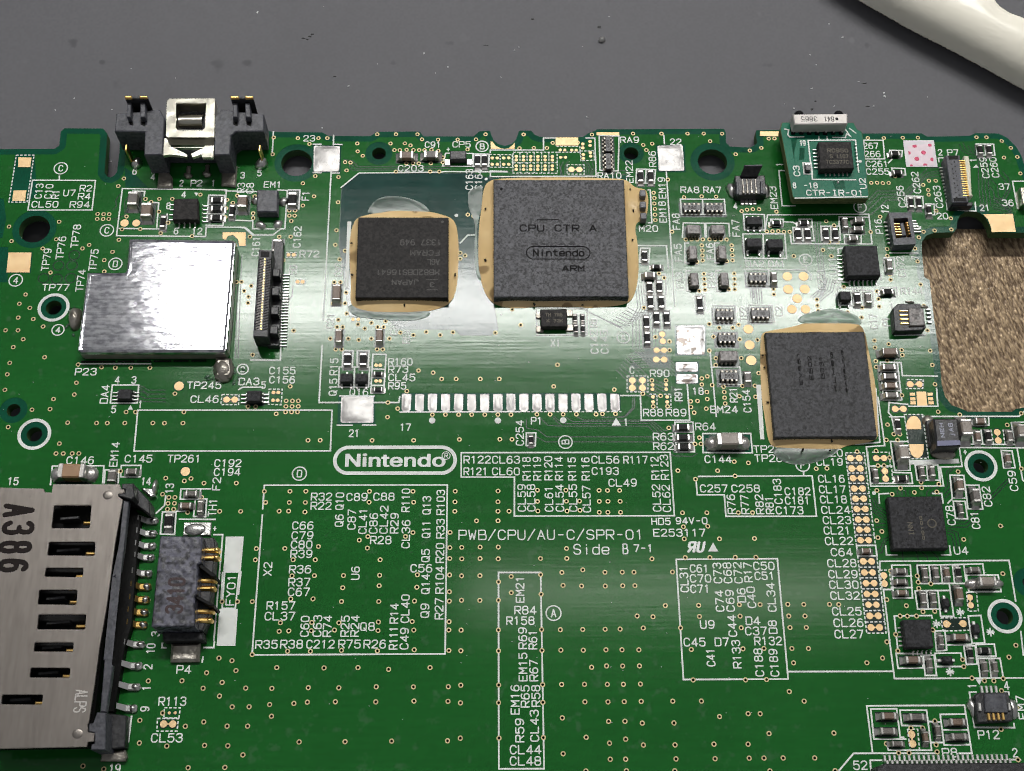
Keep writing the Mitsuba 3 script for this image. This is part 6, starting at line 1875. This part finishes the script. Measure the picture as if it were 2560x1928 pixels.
n = key(BD + '__lever_connector')
m1 = bev([(1.852,1.845),(2.098,1.849),(2.098,1.669),(1.868,1.655),(1.839,1.668)], .0, .09, .006); scene[n] = mikit.ply((world(m1[0]), m1[1]), 'black_plastic'); labels[n] = {'label': 'black four pin connector with its lever raised, left of the daughter board'}
sub(n, 'lever', bev([(1.911,1.878),(2.060,1.882),(2.059,1.869),(1.911,1.864)], .16, .2, .004), 'slate_plastic'); sub(n, 'lever_arm', loft([np.array([[*p, z] for p, z in zip([(1.919,1.885),(2.067,1.889)], (.17, .17))] + [[*p, .09] for p in [(2.037,1.835),(1.893,1.835)]]), np.array([[*p, z] for p, z in zip([(1.914,1.872),(2.062,1.876)], (.19, .19))] + [[*p, .11] for p in [(2.032,1.822),(1.889,1.822)]])]), 'black_plastic')
for A, B in ([(1.911,1.839),(1.907,1.683)], [(1.946,1.839),(1.940,1.683)], [(1.980,1.839),(1.976,1.683)], [(2.015,1.839),(2.012,1.683)]):
    A, B = np.array(A), np.array(B); c = (A + B) / 2; sub(n, 'contact', cat([cbox(c[0], c[1] - .01, .011, abs(A[1] - B[1]) * .7, .08, .1, .003), cbox(B[0], B[1], .02, .035, .08, .104, .004)]), 'dull_solder')
for b in [(1.920,1.696),(1.954,1.696),(1.988,1.696),(2.021,1.697)]: sub(n, 'pin', cbox(*b, .016, .05, 0, .03, .003), 'lead')
for b in [(1.911,1.639),(1.945,1.640),(1.979,1.640),(2.013,1.640)]: sub(n, 'land', cbox(*b, .03, .05, 0, .012, .004), 'solder')
for b in [(1.828,1.755),(2.109,1.752)]: sub(n, 'solder_tab', blob(*b, 0, .05, .06, .05, 4, .2, 12), 'solder', True)
for b in ([(1.852,1.773),(1.870,1.773),(1.867,1.656),(1.846,1.653)], [(2.053,1.781),(2.070,1.781),(2.068,1.664),(2.045,1.660)]): sub(n, 'latch', bev(b, .08, .11, .004), 'slate_plastic')

n = key(BD + '__four_pin_connector')
m1 = bev([(3.210,-2.392),(3.238,-2.370),(3.448,-2.367),(3.468,-2.493),(3.451,-2.566),(3.207,-2.576),(3.204,-2.535)], .0, .08, .006); scene[n] = mikit.ply((world(m1[0]), m1[1]), 'black_plastic'); labels[n] = {'label': 'four pin black connector with a grey flap at the lower right'}
sub(n, 'flap', bev([(3.273,-2.383),(3.423,-2.380),(3.420,-2.513),(3.259,-2.508)], .06, .1, .005), 'slate_plastic')
for b in [(3.283,-2.537),(3.316,-2.537),(3.350,-2.537),(3.383,-2.536)]: sub(n, 'gold_contact', cbox(*b, .018, .05, .07, .1, .004), 'gold_bright')
for b in [(3.290,-2.341),(3.324,-2.341),(3.357,-2.341),(3.392,-2.341)]: sub(n, 'pin', cat([cbox(*b, .02, .06, 0, .024, .004)]), 'lead')
for b in [(3.214,-2.466),(3.489,-2.467)]: sub(n, 'solder_tab', blob(*b, 0, .05, .06, .04, 4, .25, 12), 'solder', True)
for b in ([(3.220,-2.443),(3.242,-2.443),(3.238,-2.499),(3.216,-2.499)], [(3.428,-2.444),(3.446,-2.444),(3.444,-2.496),(3.426,-2.496)]): sub(n, 'spring', bev(b, .07, .1, .004), 'lead')

n = key(BD + '__wide_connector')
m1 = bev([(2.442,-2.874),(2.481,-2.874),(2.496,-2.854),(3.457,-2.853),(3.530,-2.853),(3.516,-3.090),(2.447,-3.083)], .0, .15, .008); scene[n] = mikit.ply((world(m1[0]), m1[1]), 'black_plastic'); labels[n] = {'label': 'wide dark connector with many silver leads at the bottom edge'}
A, B = (np.array(a) for a in [(2.547,-2.836),(3.394,-2.834)])
for k_ in range(26):
    p = A + (B - A) * k_ / 25; sub(n, 'lead', cat([cbox(p[0], p[1] + .03, .018, .05, 0, .02, .003), cbox(p[0], p[1] - .01, .018, .05, .01, .07, .003)]), 'lead')
n = key(BD + '__edge_connector')
m1 = bev([(4.197,1.734),(4.323,1.734),(4.316,1.565),(4.192,1.574)], .0, .1, .006); scene[n] = mikit.ply((world(m1[0]), m1[1]), 'nickel')

# ------------------------------------------------------------------ inspection sticker
n = key(BD + '__inspection_sticker')
m1 = sheet(Polygon([(3.322,2.251),(3.584,2.255),(3.580,1.989),(3.315,1.988)]), .0062); scene[n] = mikit.ply((world(m1[0]), m1[1]), 'sticker'); labels[n] = {'label': 'white square label with pink dots near the top right corner'}
mark(n, Polygon([(3.353,2.197),(3.560,2.217),(3.550,2.004),(3.348,1.993)]), .0076, 'sticker_inner', 'inner_label')
STK = Polygon([(3.353,2.197),(3.560,2.217),(3.550,2.004),(3.348,1.993)])
for x, y, r in [(*[(3.479,2.128)][0], .02), (*[(3.414,2.066)][0], .02), (*[(3.354,2.125)][0], .016), (*[(3.544,2.060)][0], .018), (*[(3.412,2.194)][0], .019), (*[(3.542,2.202)][0], .016), (*[(3.477,2.003)][0], .018), (*[(3.360,2.000)][0], .012)]:
    mark(n, Point(x, y).buffer(r).intersection(STK), .009, 'pink_ink', 'pink_dot')

# ------------------------------------------------------------------ flux residue
def flux(pts, spread, cnt, seed):
    r = np.random.default_rng(seed); ms = []
    for x, y in pts:
        for _ in range(cnt):
            a = r.normal(0, spread, 2); s = r.uniform(.006, .02); ms.append(blob(x + a[0], y + a[1], .002, s, s * r.uniform(.5, 1.2), .008, int(r.integers(999)), .35, 7))
    add(BD + '__flux_residue', cat(ms), 'flux', True, kind='stuff')
flux([(-3.447,0.642),(-3.445,0.509),(-2.332,0.045),(-2.130,0.066),(-2.094,0.098)], .03, 5, 1)


# ------------------------------------------------------------------ white plastic handle on the mat, grit
H = Polygon([(2.679,3.835),(3.046,3.556),(3.462,3.278),(3.891,3.021),(4.394,2.700),(4.725,2.497),(4.837,3.116),(4.519,3.274),(4.417,3.331),(4.310,3.376),(4.243,3.428),(4.204,3.492),(4.199,3.597),(4.290,3.847),(3.250,3.839)]).buffer(-.05).buffer(.05)
hv, hf = mound(H, lambda d, P: .34 * np.sqrt(np.clip(1 - (1 - np.clip(d / .27, 0, 1)) ** 2, 0, 1)), .022, 0.)
wv = world(np.c_[hv[:, :2], np.full(len(hv), .30)]); top = wv.copy(); top[:, 2] = .13 + hv[:, 2] * .85
bot = wv.copy(); bot[:, 2] = .13 - hv[:, 2] * .3
add('plastic_handle', cat([(top, hf), (bot, hf[:, ::-1])]), 'white_plastic', smooth=True, board=False)
labels['plastic_handle'] = {'label': 'glossy white plastic handle with a forked end at the top right of the mat', 'category': 'tool'}
def mat_pt(P):
    # a point seen on the mat: board-frame plane z = .14 (y - 2.45) - .095
    return np.asarray(P)
GW = [(2.916,3.302),(3.139,2.648),(2.798,2.648),(2.669,3.038),(2.622,3.133),(2.807,3.433),(3.238,2.773),(3.243,2.740),(3.026,2.877),(2.613,2.812),(2.446,2.624),(2.740,2.559),(-2.191,3.514),(-0.530,3.000),(-0.520,2.300),(0.664,2.534),(-1.591,2.425),(0.876,3.493),(-1.381,2.815),(0.048,3.163),(-0.736,3.129),(-3.381,2.585),(-3.240,2.002),(-3.353,2.112),(-3.860,2.580),(-3.710,2.690)]
r = np.random.default_rng(5)
def on_mat(P, z=.0):
    w = world(np.array([*P, .14 * (P[1] - 2.45) - .095])); return w[0], w[1]
add('dust', cat([blob(*on_mat(p), 0, s, s * r.uniform(.5, 1), s * .8, i, .3, 6) for i, (p, s) in enumerate((p, r.uniform(.005, .012)) for p in GW)] + [blob(r.uniform(-6, 6), r.uniform(2.6, 8), 0, .005, .004, .005, i, .3, 5) for i in range(110)]), 'dust_white', board=False, kind='stuff')
GD = [(3.076,2.862),(3.087,2.644),(2.603,2.616),(2.638,2.692),(3.475,3.499),(-1.781,3.266),(-1.706,3.305),(-1.728,3.285),(-1.750,3.256),(-1.500,2.904),(0.208,3.463),(-0.201,3.209),(0.789,3.389),(0.799,3.244)]
add('dirt', cat([blob(*on_mat(p), 0, r.uniform(.008, .022), r.uniform(.004, .010), .004, i, .35, 7) for i, p in enumerate(GD)]), 'dust_dark', board=False, kind='stuff')
x, y = on_mat([(0.808,3.263)][0]); add('solder_crumb', blob(x, y, 0, .035, .025, .04, 3, .2, 10), 'solder', True, board=False)
labels['solder_crumb'] = {'label': 'tiny shiny solder crumb lying on the grey mat above the board', 'category': 'crumb'}
# fine lint on the board
add(BD + '__lint', cat([blob(r.uniform(-4, 4), r.uniform(-2.6, 2.3), .004, .004, .003, .004, i, .3, 5) for i in range(240)]), 'dust_white', kind='stuff')
